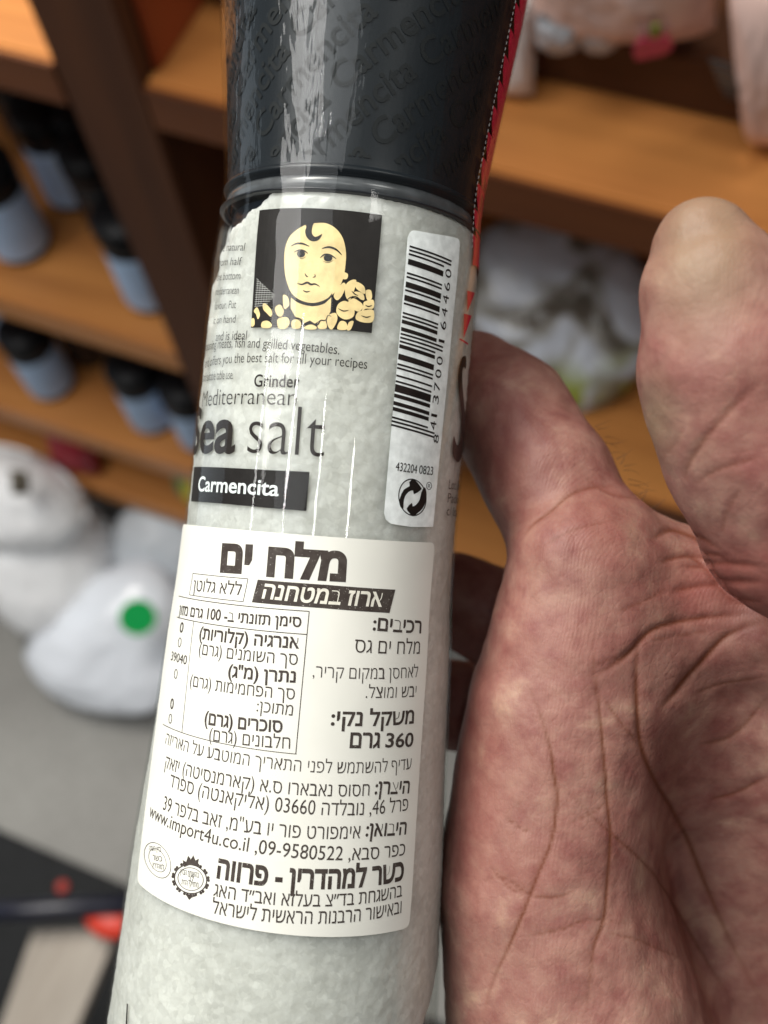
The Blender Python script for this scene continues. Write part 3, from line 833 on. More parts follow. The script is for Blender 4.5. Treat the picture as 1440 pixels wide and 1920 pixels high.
# recycling emblem: ring with two swirling arrows
cx, cy, rr = 773, 932.5, 27
def el(a, r_): return (cx + r_ * math.cos(a) * .98 + .02 * r_ * math.sin(a), cy + r_ * math.sin(a) * 1.3 + r_ * .08 * math.cos(a))
ringp = [el(a, rr) for a in np.linspace(0, 2 * math.pi, 49)[:-1]]
bc.ppoly(ringp, [el(a, rr - 1.7) for a in np.linspace(0, 2 * math.pi, 49)[:-1]])
bc.ppoly(cat(c3([(1018, 768), (1015, 735), (1035, 690), (1062, 674), (1060, 655), (1083, 642), (1112, 676), (1116, 690), (1082, 712), (1078, 694), (1058, 700), (1040, 722), (1034, 750), (1032, 780)]), 2))
bc.ppoly(cat(c3([(1138, 690), (1140, 735), (1122, 778), (1098, 800), (1076, 815), (1062, 800), (1048, 778), (1072, 752), (1076, 768), (1092, 760), (1108, 738), (1116, 705), (1128, 680)]), 2))
rc_ = (804, 911)
bc.ppoly([(rc_[0] + 5.4 * math.cos(a), rc_[1] + 7.5 * math.sin(a)) for a in np.linspace(0, 6.1, 20)], [(rc_[0] + 4.3 * math.cos(a), rc_[1] + 6.3 * math.sin(a)) for a in np.linspace(0, 6.1, 20)])
bc.text('R', (801.6, 915), (806.6, 915.5), 8.5, 0)
bc.build('barcode', BLACK, L2, panel, .0014)

# ------------------------------------------------------------------ cap printing and seam
ct = Flat()
dirx = np.array((.72, .694)); nrm_ = np.array((-.694, .72))
cen = FLAT([(640, 170)])[0]
v_, f_, gx0, gx1 = glyphs('Carmencita', .014)
sc_ = .0036 / .54
for row in range(-9, 10):
    for colk in range(-4, 5):
        o_ = cen + nrm_ * (row * .0062) + dirx * (colk * (gx1 - gx0 + .38) * sc_ + (row % 2) * 2.4 * sc_)
        q = [tuple(o_ + dirx * (x - gx0) * sc_ + nrm_ * y * sc_) for x, y in v_]
        za = [b for a, b in q]; aa = [a for a, b in q]
        if max(za) < zs(366) or min(za) > zs(-150) or max(aa) < -.036 or min(aa) > .026: continue
        ct.add(q, f_)
CT, nt, out = mat('dark_cap_print')
p = nd(nt, 'ShaderNodeBsdfPrincipled', Roughness=.55); p.inputs['Base Color'].default_value = (.006, .008, .009, 1); p.inputs['Specular IOR Level'].default_value = .25
nt.links.new(p.outputs[0], out.inputs[0])
ct.build('cap_lettering', CT, -.00055, bottle, .0018, .02, [(1, zs(362), -1), (1, zs(-160), 1), (0, .028, 1), (0, -.038, -1)])
sm = Flat()
# red saw-tooth tear strip: edge lines along the bottle in photo pixels
def e_in(y): return 905 - (y - 450) * -.0 + (450 - y) * .165 - 10 if y < 450 else 893 - (y - 450) * .06
def e_out(y): return 905 + (450 - y) * .214 - 3
zz = np.linspace(zs(-120), zs(480), 14)
a_in = .0318
for i in range(13):
    z0, z1 = zz[i], zz[i + 1]
    zm = z0 + (z1 - z0) * .55
    sm.add([(a_in + .0006, z0), (a_in + .0100, z0), (a_in + .0100, z1), (a_in + .0034, z1 - (z1 - z0) * .04), (a_in + .0016, zm), (a_in + .0036, zm)], [(0, 5, 4), (0, 1, 5), (1, 2, 3), (1, 3, 5)][:1] + [(0, 1, 2, 3, 4, 5)][:0] + [(0, 1, 5), (5, 1, 2), (5, 2, 3), (4, 5, 3)])
zz2 = np.linspace(zs(545), zs(690), 3)
sm.ppoly([(876, 545), (890, 549), (876, 584)]); 
sm.ppoly([(870, 588), (884, 592), (869, 634)]); sm.ppoly([(862, 634), (878, 644), (877, 647), (861, 637)])
sm.ppoly([(888, 470), (898, 470), (896, 500), (886, 497)])
REDI = ink('red_ink', (.60, .004, .055))
sm.build('tear_strip', REDI, L1, bottle, .0011, .004)
ds = Flat()
n = 58
for i in range(n):
    za = zs(462) + (zs(-140) - zs(462)) * i / n; zb = za + (zs(-140) - zs(462)) / n * .5
    ds.add([(.0312, za), (.03145, za), (.03145, zb), (.0312, zb)], [(0, 1, 2, 3)])
ds.build('perforation', ink('white_dash', (.8, .8, .8)), .00045, bottle, .01, .01)
sd = Flat()
sd.add([(.0365, zs(485)), (.054, zs(485)), (.054, zs(-140)), (.0365, zs(-140))], [(0, 1, 2, 3)])
sd.build('seam_band', ink('dark_red_ink', (.30, .012, .035)), L1 * .5, bottle, .0011, .004)

# ------------------------------------------------------------------ importer's sticker
sk = Flat()
TLs, TRs, BRs, BLs = FLAT([(352, 984), (811, 1017), (763, 1737), (262, 1652)])
def rc_poly(c, rad, k_=5):
    c = [np.array(x) for x in c]; out_ = []
    for i in range(4):
        a, b, d_ = c[i - 1], c[i], c[(i + 1) % 4]
        u = (a - b) / np.linalg.norm(a - b); w_ = (d_ - b) / np.linalg.norm(d_ - b)
        for s in np.linspace(0, 1, k_):
            out_.append(b + u * rad * (1 - s) ** 2 + w_ * rad * s ** 2)
    return out_
TL2 = TLs.copy(); BL2 = BLs.copy(); TL2[0] = min(TLs[0], -.036); 
sk.poly([rc_poly([TL2, TRs, BRs, BLs], .0014)])
STK, nt, out = mat('cream_sticker_paper')
p = nd(nt, 'ShaderNodeBsdfPrincipled', Roughness=.40); p.inputs['Specular IOR Level'].default_value = .35
vv_ = coord(nt)
nt.links.new(ramp(nt, noise_n(nt, vv_, 90, 3), [(.3, (.655, .66, .60)), (.7, (.70, .70, .64))]), p.inputs['Base Color'])
nt.links.new(bump(nt, noise_n(nt, vv_, 60, 2), .25, .0006), p.inputs['Normal'])
nt.links.new(p.outputs[0], out.inputs[0])
LS = .00056
label = sk.build('importer_label', STK, LS, bottle, .0008, .003)
for p_ in label.data.polygons: p_.use_smooth = True
T = Flat()
def t4(b, x0, y0, x1, y1, h, wt): T.text(b, *c4([(x0, y0), (x1, y1)]), h * .3889, wt, True)
def t5(b, x0, y0, x1, y1, h, wt): T.text(b, *c5([(x0, y0), (x1, y1)]), h * .4444, wt, True)
BO, LI = .022, -.003
t4('מלח', 518, 250, 893, 275, 122, .05)
t4('ים', 300, 231, 448, 240, 122, .05)
t4('ללא גלוטן', 172, 328, 400, 350, 52, .0)
t4('סימן תזונתי ב- 100 גרם מזון', 104, 442, 682, 501, 44, .018)
t4('אנרגיה (קלוריות)', 200, 558, 672, 604, 50, BO)
t4('סך השומנים (גרם)', 198, 633, 664, 684, 50, LI)
t4('נתרן (מ"ג)', 336, 741, 655, 768, 50, BO)
t4('סך הפחמימות (גרם)', 156, 786, 650, 850, 50, LI)
t4('מתוכן:', 470, 907, 640, 928, 48, LI)
t4('סוכרים (גרם)', 224, 968, 592, 1008, 52, BO)
t4('חלבונים (גרם)', 246, 1047, 628, 1087, 52, LI)
for b, x0, y0, x1, y1, h, wt in (('0', 107, 528, 124, 530, 52, .02), ('0', 98, 600, 114, 602, 52, -.014), ('39040', 66, 662, 140, 684, 46, .006), ('0', 80, 752, 96, 754, 52, -.014), ('0', 62, 896, 78, 898, 52, .02), ('0', 54, 968, 70, 970, 52, -.014)):
    T.text(b, *c4([(x0, y0), (x1, y1)]), h * .3889, wt)
t4('רכיבים:', 1018, 515, 1247, 530, 58, BO)
t4('מלח ים גס', 932, 622, 1240, 630, 60, LI)
t4('לאחסן במקום קריר,', 735, 742, 1232, 742, 52, LI - .006)
t4('יבש ומוצל.', 985, 842, 1223, 836, 52, LI - .006)
t4('משקל נקי:', 820, 972, 1212, 963, 62, BO)
T.text('360', *c5([(1122, 134), (1237, 131)]), 27, .02); t5('גרם', 975, 136, 1100, 135, 60, BO)
t5('עדיף להשתמש לפני התאריך המוטבע על האריזה', 214, 122, 1230, 226, 46, LI - .006)
t5('היצרן:', 1078, 331, 1221, 327, 50, BO)
t5('חסוס נאבארו ס.א (קארמנסיטה) יזאק', 212, 222, 1056, 338, 48, LI)
t5('פרל 46, נובלדה 03660 (אליקאנטה) ספרד', 230, 300, 1216, 400, 50, LI)
t5('היבואן:', 1040, 508, 1208, 500, 50, BO)
t5('אימפורט פור יו בע"מ, זאב בלפר 39', 203, 398, 1018, 517, 50, LI)
T.text(rtl('כפר סבא, 09-9580522, www.import4u.co.il'), *c5([(146, 425), (1203, 588)]), 22, LI + .003, False, 0, .6)
t5('כשר למהדרין - פרווה', 425, 682, 1198, 690, 72, .035)
t5('בהשגחת בד״צ בעלזא ואב״ד האג', 412, 760, 1191, 762, 48, LI + .004)
t5('ובאישור הרבנות הראשית לישראל', 405, 832, 1188, 832, 50, LI + .004)
# table rules
for pts, wd in (([(104, 354), (720, 426)], 1.6), ([(95, 455), (710, 537)], 1.6), ([(720, 426), (655, 1112)], 1.5), ([(175, 478), (118, 1010)], 1.3),
                ([(172, 245), (432, 270)], 1.3), ([(432, 270), (409, 380)], 1.3), ([(409, 380), (155, 348)], 1.3), ([(155, 348), (172, 245)], 1.3)):
    q = c4(pts); T.stroke([tuple(np.array(q[0]) * (1 - t) + np.array(q[1]) * t) for t in np.linspace(0, 1, 12)] if False else q, wd)
T.stroke(c5([(205, 40), (757, 163)]), 1.4)
# stamps
def oval(cx, cy, a, b, rot, r0): return [(cx + r0 * (a * math.cos(t) * math.cos(rot) - b * math.sin(t) * math.sin(rot)), cy + r0 * (a * math.cos(t) * math.sin(rot) + b * math.sin(t) * math.cos(rot))) for t in np.linspace(0, 2 * math.pi, 40)[:-1]]
for r0, r1 in ((1, .965), (.66, .63)):
    T.ppoly(c5(oval(181, 612, 50, 80, -.42, r0)), c5(oval(181, 612, 50, 80, -.42, r1)))
T.text(rtl('בדץ העדה'), *c5([(146, 570), (196, 576)]), 8, 0, False, 0, .585)
T.text(rtl('כשר'), *c5([(160, 610), (200, 618)]), 9, 0, False, 0, .585)
T.text(rtl('למהדרין'), *c5([(160, 640), (208, 652)]), 8, 0, False, 0, .585)
for r0, r1 in ((1, .93), (.78, .74)):
    T.ppoly(c5(oval(318, 690, 70, 62, .35, r0)), c5(oval(318, 690, 70, 62, .35, r1)))
for i in range(26):                                  # scalloped border
    t = i / 26 * 2 * math.pi; a = oval(318, 690, 70, 62, .35, 1.07)
    q = a[int(i / 26 * 39) % 39]; T.ppoly(c5([(q[0] + 6 * math.cos(s), q[1] + 7 * math.sin(s)) for s in np.linspace(0, 5.4, 7)]))
T.ppoly(c5([(292, 640), (285, 610), (300, 618), (308, 592), (320, 606), (330, 590), (338, 612), (352, 604), (348, 634), (320, 628)]))
T.ppoly(c5([(300, 758), (318, 752), (340, 762), (322, 768), (312, 778)]))
T.text(rtl('בהשגחת הבדץ'), *c5([(275, 668), (352, 684)]), 8.5, 0, False, 0, .585)
T.text(rtl('לב'), *c5([(308, 696), (330, 700)]), 8, 0, False, 0, .585)
T.text(rtl('מחזיקי הדת'), *c5([(280, 712), (350, 726)]), 8.5, 0, False, 0, .585)
PRI = ink('thermal_print', (.036, .027, .023), .03, .55)
T.build('label_print', PRI, LS + .00004, label, .0014, .02)
T2 = Flat(); T2.ppoly(c4([(478, 274), (800, 298), (1126, 321), (1098, 433), (780, 410), (450, 383)]))
ban = T2.build('label_banner', ink('banner_print', (.036, .027, .023), .045, .55), LS + .00004, label)
T3 = Flat(); T3.text('ארוז במטחנה', *c4([(497, 362), (1062, 402)]), 66 * .3889, .022, True, .14)
T3.build('banner_lettering', ink('knocked_out_paper', (.66, .645, .56)), LS + .00008, ban)

# ------------------------------------------------------------------ the salt
SALT = salt_mat()
def salt_body():
    seg, nz = 320, 330; v, fs = [], []
    top0, bot0 = zs(424.5), zs(2085)
    for k_ in range(nz + 1):
        t = k_ / nz
        for i in range(seg):
            a = 2 * math.pi * i / seg; ad = (math.degrees(a) + 180) % 360 - 180
            q = Vector((math.sin(a) * 3, math.cos(a) * 3, 0))
            tp = top0 + noise.noise(q * 1.3) * .0003 + .0001
            if -100 < ad < -34: tp -= .0062 * math.sin(math.pi * min(1, (-34 - ad) / 34) / 2) * (1 + .5 * noise.noise(q * 5)) + .0012 * abs(noise.noise(q * 16))
            bt0 = bot0
            if 22 < ad < 150: bt0 += (zs(1795) - zs(2085)) * min(1, max(0, (ad - 22) / 58)) ** .8
            tp = max(tp, bt0 + .01)
            z = bt0 + (tp - bt0) * t
            ed = min(t * (tp - bt0), (1 - t) * (tp - bt0))
            rr = float(RZ(z)) - .00035
            q = Vector((math.sin(a) * rr, math.cos(a) * rr, z))
            rr += (noise.noise(q * 420) * .00012 + noise.noise(q * 900) * .00016)
            if -95 < ad < -50 and z > zs(640): rr -= max(0, noise.noise(q * 160) + .25) * .0042 * min(1, (-50 - ad) / 15)
            rr -= .0013 * math.exp(-ed / .0005) * (.6 + .8 * abs(noise.noise(q * 600)))
            z += noise.noise(q * 500 + Vector((5, 5, 5))) * .0005 * ((1 if ad < -40 or t < .5 else .12) if ed < .003 else .3)
            v.append((rr * math.sin(a), -rr * math.cos(a), z))
    for k_ in range(nz):
        for i in range(seg):
            j = (i + 1) % seg; fs.append((k_ * seg + i, k_ * seg + j, (k_ + 1) * seg + j, (k_ + 1) * seg + i))
    n = len(v)
    v.append((0, 0, zs(2085))); v.append((0, 0, zs(440)))
    for i in range(seg):
        j = (i + 1) % seg; fs.append((j, i, n)); fs.append((nz * seg + i, nz * seg + j, n + 1))
    return from_py('sea_salt', v, fs)
so = link('sea_salt', salt_body(), SALT, None, True); so.matrix_world = MB_
tag(so, 'coarse white sea salt crystals filling the clear grinder bottle', 'salt')

# ================================================================== THE HAND
def hp_(u, v, dd): return np.array(px(u, v, dd))
def chain(*pts):                                     # (u, v, depth, radius in photo pixels)
    return [(hp_(u, v, dd), rp_ * dd / F) for u, v, dd, rp_ in pts]
CH = [  # (chain, blend)
    (chain((1780, 1600, .255, 160), (1810, 1490, .205, 160), (1700, 1330, .176, 138), (1610, 1190, .166, 112)), .006),                       # curled fingers beyond the frame, three chains added to shade the palm
    (chain((1800, 1900, .278, 160), (1850, 1800, .220, 160), (1720, 1650, .182, 138), (1600, 1530, .170, 112)), .004),
    (chain((1780, 2150, .285, 150), (1830, 2060, .235, 145), (1730, 1950, .200, 125), (1630, 1860, .188, 105)), .004),
    (chain((1080, 1060, .216, 122), (1045, 1330, .219, 172), (1016, 1660, .221, 197), (1062, 1880, .222, 230), (1190, 2200, .226, 215)), .006),   # thenar
    (chain((1300, 1170, .230, 150), (1385, 1380, .249, 215), (1440, 1580, .262, 240), (1460, 1850, .281, 300), (1400, 2250, .288, 320)), .032),                      # hollow of the palm
    (chain((1580, 1330, .230, 190), (1780, 1600, .262, 230), (1800, 2000, .290, 260)), .012),                                              # outer palm
    (chain((1240, 2250, .256, 300), (1300, 2700, .280, 300)), .012),                                                                        # wrist
    (chain((1130, 1090, .222, 128), (1030, 905, .229, 118)), .006),                                                                         # thumb, near phalanx
    (chain((1030, 905, .229, 118), (955, 775, .238, 116), (885, 710, .2470, 92), (835, 690, .2530, 78)), .0035),                               # thumb tip behind the jar
    (chain((1200, 1085, .226, 105), (1330, 1120, .218, 95), (1480, 1190, .215, 120)), .006),                                                # web
    (chain((1700, 1330, .215, 190), (1640, 1130, .196, 178), (1590, 1040, .184, 172)), .006),                                               # index, near phalanx
]
IDX = [
    (chain((1600, 1045, .183, 172), (1490, 990, .178, 174), (1462, 910, .176, 172)), .004),
    (chain((1428, 835, .175, 186), (1372, 690, .172, 178), (1343, 560, .171, 145), (1320, 468, .171, 95)), .003),
]
MID = [(chain((1120, 1260, .262, 105), (960, 1170, .262, 100), (850, 1120, .262, 86), (720, 1100, .262, 80)), .004), (chain((1180, 1400, .268, 104), (980, 1345, .270, 92), (830, 1318, .272, 84), (720, 1300, .272, 80)), .004)]
def sd_chain(P, ch):
    dmin = None
    for (a, ra), (b, rb) in zip(ch[:-1], ch[1:]):
        ab = (b - a).astype(np.float32); h = np.clip(((P - a.astype(np.float32)) @ ab) / (ab @ ab), 0, 1)
        dd = np.linalg.norm(P - a.astype(np.float32) - h[..., None] * ab, axis=-1) - (ra + (rb - ra) * h)
        dmin = dd if dmin is None else np.minimum(dmin, dd)
    return dmin
def smin(a, b, k_):
    h = np.clip(.5 + .5 * (b - a) / k_, 0, 1); return b * (1 - h) + a * h - k_ * h * (1 - h)

def hand_mesh():
    st_ = .00105
    lo = np.array((.010, -.066, .148)); hi = np.array((.138, .135, .300))
    nx, ny, nz = [int((b - a) / st_) + 1 for a, b in zip(lo, hi)]
    gx = (lo[0] + st_ * np.arange(nx)).astype(np.float32); gy = (lo[1] + st_ * np.arange(ny)).astype(np.float32); gz_ = (lo[2] + st_ * np.arange(nz)).astype(np.float32)
    D = np.empty((nx, ny, nz), np.float32)
    for i in range(nx):
        Y_, Z_ = np.meshgrid(gy, gz_, indexing='ij')
        P = np.stack([np.full_like(Y_, gx[i]), Y_, Z_], -1)
        d_ = None
        for ch, k_ in CH:
            q = sd_chain(P, ch); d_ = q if d_ is None else smin(d_, q, k_)
        di = None
        for ch, k_ in IDX:
            q = sd_chain(P, ch); di = q if di is None else smin(di, q, k_)
        d_ = smin(d_, di, .0022)
        for ch, k_ in MID: d_ = smin(d_, sd_chain(P, ch), k_)
        D[i] = d_
    D[:, -1] = 1e-3; D[-1] = 1e-3; D[0] = np.maximum(D[0], 1e-4); D[:, 0] = 1e-3; D[:, :, 0] = 1e-3; D[:, :, -1] = 1e-3
    ins = D < 0
    # surface nets
    c = np.zeros((nx - 1, ny - 1, nz - 1), np.int8)
    for a in (0, 1):
        for b in (0, 1):
            for e in (0, 1): c += ins[a:nx - 1 + a, b:ny - 1 + b, e:nz - 1 + e]
    act = (c > 0) & (c < 8)
    idx = -np.ones(c.shape, np.int64); ijk = np.argwhere(act); idx[act] = np.arange(len(ijk))
    pos = np.zeros((len(ijk), 3)); cnt = np.zeros(len(ijk))
    offs = [(a, b, e) for a in (0, 1) for b in (0, 1) for e in (0, 1)]
    for o1 in offs:
        for ax in range(3):
            if o1[ax]: continue
            o2 = list(o1); o2[ax] = 1
            d0 = D[ijk[:, 0] + o1[0], ijk[:, 1] + o1[1], ijk[:, 2] + o1[2]]; d1 = D[ijk[:, 0] + o2[0], ijk[:, 1] + o2[1], ijk[:, 2] + o2[2]]
            m_ = (d0 < 0) != (d1 < 0); t = np.where(m_, d0 / np.where(m_, d0 - d1, 1), 0)
            q = np.array(o1)[None] + t[:, None] * np.eye(3)[ax][None]
            pos += np.where(m_[:, None], q, 0); cnt += m_
    V = lo + st_ * (ijk + pos / cnt[:, None])
    faces = []
    for ax in range(3):
        b, e = [(1, 2), (2, 0), (0, 1)][ax]
        sl0 = [slice(None)] * 3; sl1 = [slice(None)] * 3
        sl0[ax] = slice(0, -1); sl1[ax] = slice(1, None)
        cross = ins[tuple(sl0)] != ins[tuple(sl1)]
        q = np.argwhere(cross)
        ok = (q[:, b] > 0) & (q[:, e] > 0) & (q[:, b] < D.shape[b] - 1) & (q[:, e] < D.shape[e] - 1)
        q = q[ok]; fl_ = ins[tuple(sl0)][tuple(q.T)]
        def cell(db, de):
            w_ = q.copy(); w_[:, b] += db; w_[:, e] += de; return idx[tuple(w_.T)]
        A_, B_, C_, D_ = cell(-1, -1), cell(0, -1), cell(0, 0), cell(-1, 0)
        fa = np.stack([A_, B_, C_, D_], 1); fa[~fl_] = fa[~fl_][:, ::-1]
        faces.append(fa)
    return V, np.concatenate(faces)

V, Fc = hand_mesh()
me = bpy.data.meshes.new('hand'); me.from_pydata(V.tolist(), [], Fc.tolist()); me.update()
bm = bmesh.new(); bm.from_mesh(me)
for _ in range(5): bmesh.ops.smooth_vert(bm, verts=bm.verts, factor=.5, use_axis_x=True, use_axis_y=True, use_axis_z=True)
bm.to_mesh(me); bm.free()
tmp = bpy.data.objects.new('hand_base', me); COL.objects.link(tmp)
sb = tmp.modifiers.new('s', 'SUBSURF'); sb.levels = 1; sb.render_levels = 1
dg = bpy.context.evaluated_depsgraph_get()
hm = bpy.data.meshes.new_from_object(tmp.evaluated_get(dg)); bpy.data.objects.remove(tmp)
n = len(hm.vertices); co = np.empty(n * 3); hm.vertices.foreach_get('co', co); co = co.reshape(-1, 3)
no = np.empty(n * 3); hm.vertices.foreach_get('normal', no); no = no.reshape(-1, 3)
U = CU + F * co[:, 0] / co[:, 2]; Vv = CV + F * co[:, 1] / co[:, 2]
def hc5(pts): return [(800 + x * .479, 1000 + y * .479) for x, y in pts]
def hc4(pts): return [(820 + x * .4306, 350 + y * .4306) for x, y in pts]
CR = [  # points, width px, depth mm, redness
    (hc5([(645, 350), (650, 500), (680, 720), (695, 900), (710, 1080), (720, 1200), (710, 1400), (690, 1520), (655, 1620), (640, 1750), (625, 1910)]), 6, .75, .75),
    (hc5([(850, 370), (828, 450), (825, 600), (832, 780), (870, 920), (950, 1050), (1020, 1200), (1100, 1400), (1200, 1620), (1330, 1860)]), 8, 1.3, .85),
    (hc5([(370, 540), (440, 700), (485, 850), (497, 940), (510, 1040), (490, 1200), (430, 1350), (380, 1480), (320, 1620), (260, 1750), (225, 1900)]), 6, .75, .8),
    (hc5([(485, 940), (640, 1100), (740, 1190), (860, 1300), (960, 1440), (1050, 1600), (1150, 1760), (1250, 1910)]), 4.5, .55, .6),
    (hc5([(650, 560), (780, 480), (900, 370), (1100, 330), (1336, 310)]), 8, 1.8, .8),
    (hc5([(690, 640), (760, 740), (850, 850)]), 4, .4, .5),
    (hc5([(1336, 335), (1180, 400), (1080, 500), (980, 620), (900, 700)]), 9, 2.0, .8),
    (hc5([(950, 230), (1100, 200), (1336, 190)]), 9, 2.0, .75), (hc5([(1000, 130), (1130, 120), (1336, 130)]), 8, 1.6, .7), (hc5([(1010, 70), (1080, 110), (1200, 260), (1336, 262)]), 8, 1.6, .7),
    (hc5([(740, 310), (850, 265), (960, 205)]), 4, .4, .5),
    (hc5([(860, 420), (1000, 400), (1140, 375)]), 4, .5, .4),
    (hc5([(200, 1365), (300, 1350), (410, 1415), (520, 1420), (590, 1385)]), 4, .35, .5),
    (hc5([(360, 1582), (520, 1552), (640, 1512), (800, 1530)]), 4, .35, .5),
    (hc5([(240, 1290), (330, 1392), (420, 1420)]), 3.5, .3, .45),
    (hc5([(700, 1560), (850, 1600), (1020, 1680)]), 4, .35, .45),
    (hc5([(1100, 1040), (1200, 1020), (1340, 950)]), 6, .9, .6),
    (hc5([(1060, 830), (1200, 790), (1336, 640)]), 6, .8, .5),
    (hc5([(1040, 640), (1150, 590), (1340, 560)]), 5, .6, .5),
    (hc5([(560, 1130), (640, 1100), (720, 1040)]), 3.5, .25, .4),
    (hc5([(300, 1110), (360, 1150), (430, 1180)]), 3.5, .25, .45),
    (hc5([(640, 520), (700, 500), (800, 460)]), 3.5, .3, .4),
    # thumb joint
    (hc4([(375, 1530), (420, 1470), (500, 1400), (590, 1330), (700, 1300), (800, 1310)]), 6, 1.1, .6),
    (hc4([(440, 1580), (560, 1510), (680, 1470), (800, 1450)]), 4, .4, .35),
    (hc4([(620, 1250), (760, 1330), (900, 1370), (1030, 1400)]), 5, .5, .45),
    (hc4([(820, 1360), (900, 1320), (960, 1330)]), 5, .45, .4),
    (hc4([(930, 1540), (1020, 1490), (1120, 1520), (1250, 1590)]), 8, 1.6, .7),
    (hc4([(960, 1640), (1100, 1600), (1280, 1620)]), 8, 1.6, .7),
    # index finger joint and pad lines
    (hc4([(1075, 1290), (1100, 1200), (1180, 1080), (1290, 960), (1440, 820)]), 9, 1.1, .45),
    (hc4([(1110, 1310), (1200, 1240), (1320, 1200), (1440, 1170)]), 6, .6, .4),
    (hc4([(1240, 1520), (1260, 1420), (1330, 1300)]), 5, .5, .35),
    (hc4([(935, 640), (970, 690), (985, 740)]), 3, .25, -.3),
    (hc4([(1000, 1170), (1060, 1080), (1080, 1030)]), 4, .35, .2),
]
fr = (no * (co / np.linalg.norm(co, axis=1)[:, None])).sum(1) < -.02
disp = np.zeros(n); red = np.zeros(n)
for pts, wd, dp, rd in CR:
    q = np.array(cat(pts, 8, False)); m_ = fr & (U > q[:, 0].min() - 50) & (U < q[:, 0].max() + 50) & (Vv > q[:, 1].min() - 50) & (Vv < q[:, 1].max() + 50)
    ii = np.where(m_)[0]
    if not len(ii): continue
    best = np.full(len(ii), 1e9); par = np.zeros(len(ii))
    for k_ in range(len(q) - 1):
        a, b = q[k_], q[k_ + 1]; ab = b - a
        t = np.clip(((U[ii] - a[0]) * ab[0] + (Vv[ii] - a[1]) * ab[1]) / (ab @ ab), 0, 1)
        dd = np.hypot(U[ii] - a[0] - t * ab[0], Vv[ii] - a[1] - t * ab[1])
        par = np.where(dd < best, (k_ + t) / (len(q) - 1), par); best = np.minimum(best, dd)
    en = np.clip(np.minimum(par, 1 - par) / .25, .05, 1); wd = wd * .8
    g = np.exp(-(best / wd) ** 2) * en; g2 = np.exp(-(best / (wd * 3.2)) ** 2) * en
    disp[ii] -= (g * dp * .33 + g2 * dp * .16) * .001 * .62
    red[ii] = np.maximum(red[ii], min(1, abs(rd) * 1.25) * (np.exp(-(best / (wd * .62)) ** 2) * .90 + .14 * g2) * en if rd > 0 else 0)
# soft unevenness of the flesh
for i in np.where((U > 700) & (U < 1700) & (Vv > -100))[0]:
    q = Vector(co[i])
    disp[i] += noise.noise(q * 95) * .00055 + noise.noise(q * 260) * .00018
co2 = co + no * disp[:, None]
yel = np.clip(1 - np.hypot((U - 1320) / 150, (Vv - 440) / 260), 0, 1) * .9 * (co[:, 2] < .2)
yel = np.maximum(yel, np.clip(1 - np.hypot((U - 1225) / 60, (Vv - 800) / 130), 0, 1) * .6 * (co[:, 2] < .2))
flu = np.zeros(n)
for cu_, cv_, ru, rv, am in ((1370, 1090, 150, 85, .65), (1150, 960, 70, 110, .45), (960, 850, 60, 140, .4), (880, 1420, 50, 260, .55), (905, 700, 60, 60, .3), (1420, 760, 120, 150, .3), (1000, 1180, 300, 60, .15), (930, 1640, 120, 60, .25)):
    flu = np.maximum(flu, am * np.exp(-((U - cu_) / ru) ** 2 - ((Vv - cv_) / rv) ** 2))
flu = np.maximum(flu, .2 * (co[:, 2] > .245))
Rn = np.array([list(x) for x in R3])
org_c = np.array(px(1300, 1900, .235)); org_w = EYE + R3 @ Vector(org_c)
hm.vertices.foreach_set('co', ((co2 - org_c) @ Rn.T).ravel())
ca = hm.color_attributes.new('skin_tone', 'FLOAT_COLOR', 'POINT')
ca.data.foreach_set('color', np.stack([np.clip(red, 0, 1), np.clip(yel * 1.3, 0, .8), flu, np.ones(n)], 1).astype(np.float32).ravel())
hm.update()
hand = link('hand', hm, skin_mat(), None, True); hand.location = org_w
tag(hand, 'bare open hand with creased palm, thumb behind the jar and a fingertip raised', 'hand')
def hl(u, v, dd): return (R3 @ Vector(px(u, v, dd))) + EYE - org_w
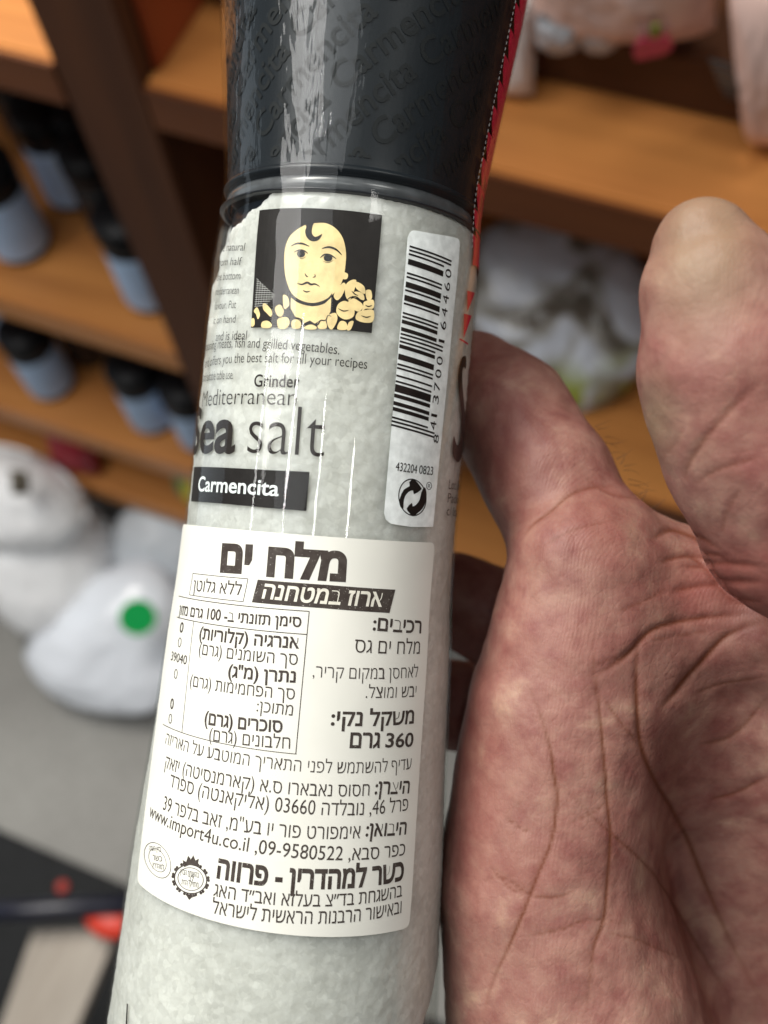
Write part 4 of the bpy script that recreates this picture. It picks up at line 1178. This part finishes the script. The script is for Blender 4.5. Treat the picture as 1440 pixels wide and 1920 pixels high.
# nail on the far side of the raised fingertip
NAIL = plain('nail', (.62, .42, .33), .3, .06, 120)
nv, nf = [], []
ca_, cb_ = Vector(px(1322, 468, .171)), Vector(px(1343, 560, .171)); ra_, rb_ = .0081, .0124
axd = (cb_ - ca_).normalized(); nd0 = Vector((.80, 0, .60)); nd0 = (nd0 - axd * nd0.dot(axd)).normalized(); nd1 = axd.cross(nd0)
for i in range(9):
    t = i / 8
    for j in range(7):
        ph = (j / 6 - .5) * 1.7
        c_ = ca_ + (cb_ - ca_) * t - axd * (.0045 * (1 - t)); rr = (ra_ + (rb_ - ra_) * t) * (1 - .22 * (1 - t) ** 2)
        nv.append(R3 @ (c_ + (nd0 * math.cos(ph) + nd1 * math.sin(ph)) * (rr - .0001)) + EYE - org_w)
for i in range(8):
    for j in range(6): nf.append((i * 7 + j, i * 7 + j + 1, i * 7 + j + 8, i * 7 + j + 7))
me = from_py('fingernail', nv, nf)
no_ = link('fingernail', me, NAIL, hand, True); sm_ = no_.modifiers.new('t', 'SOLIDIFY'); sm_.thickness = .0006
# fine dark hairs along the thumb's edge
hv, hf = [], []
HR = plain('dark_hair', (.03, .018, .012), .5, .1, 100)
rnd = random.Random(3)
for i in range(17):
    t = i / 16; u0 = 1122 + 92 * t + rnd.uniform(-8, 2); v0 = 800 + 150 * t + rnd.uniform(-6, 6); d0 = .2335 - .004 * t
    ang = rnd.uniform(-1.0, .3); Ln = rnd.uniform(22, 46); cv = rnd.uniform(-1.6, 1.6)
    pts = []
    for s in range(8):
        pts.append(hl(u0, v0, d0)); u0 += Ln / 8 * math.cos(ang); v0 += Ln / 8 * math.sin(ang); ang += cv / 8
    b0 = len(hv)
    for k_, q in enumerate(pts):
        rr = .00007 * (1 - k_ / 9)
        for s in range(3): hv.append(q + R3 @ Vector((rr * math.cos(s * 2.1), rr * math.sin(s * 2.1), rr * (s - 1))))
    for k_ in range(7):
        for s in range(3): hf.append((b0 + k_ * 3 + s, b0 + k_ * 3 + (s + 1) % 3, b0 + k_ * 3 + 3 + (s + 1) % 3, b0 + k_ * 3 + 3 + s))
hr = link('hair', from_py('hair', hv, hf), HR, hand)
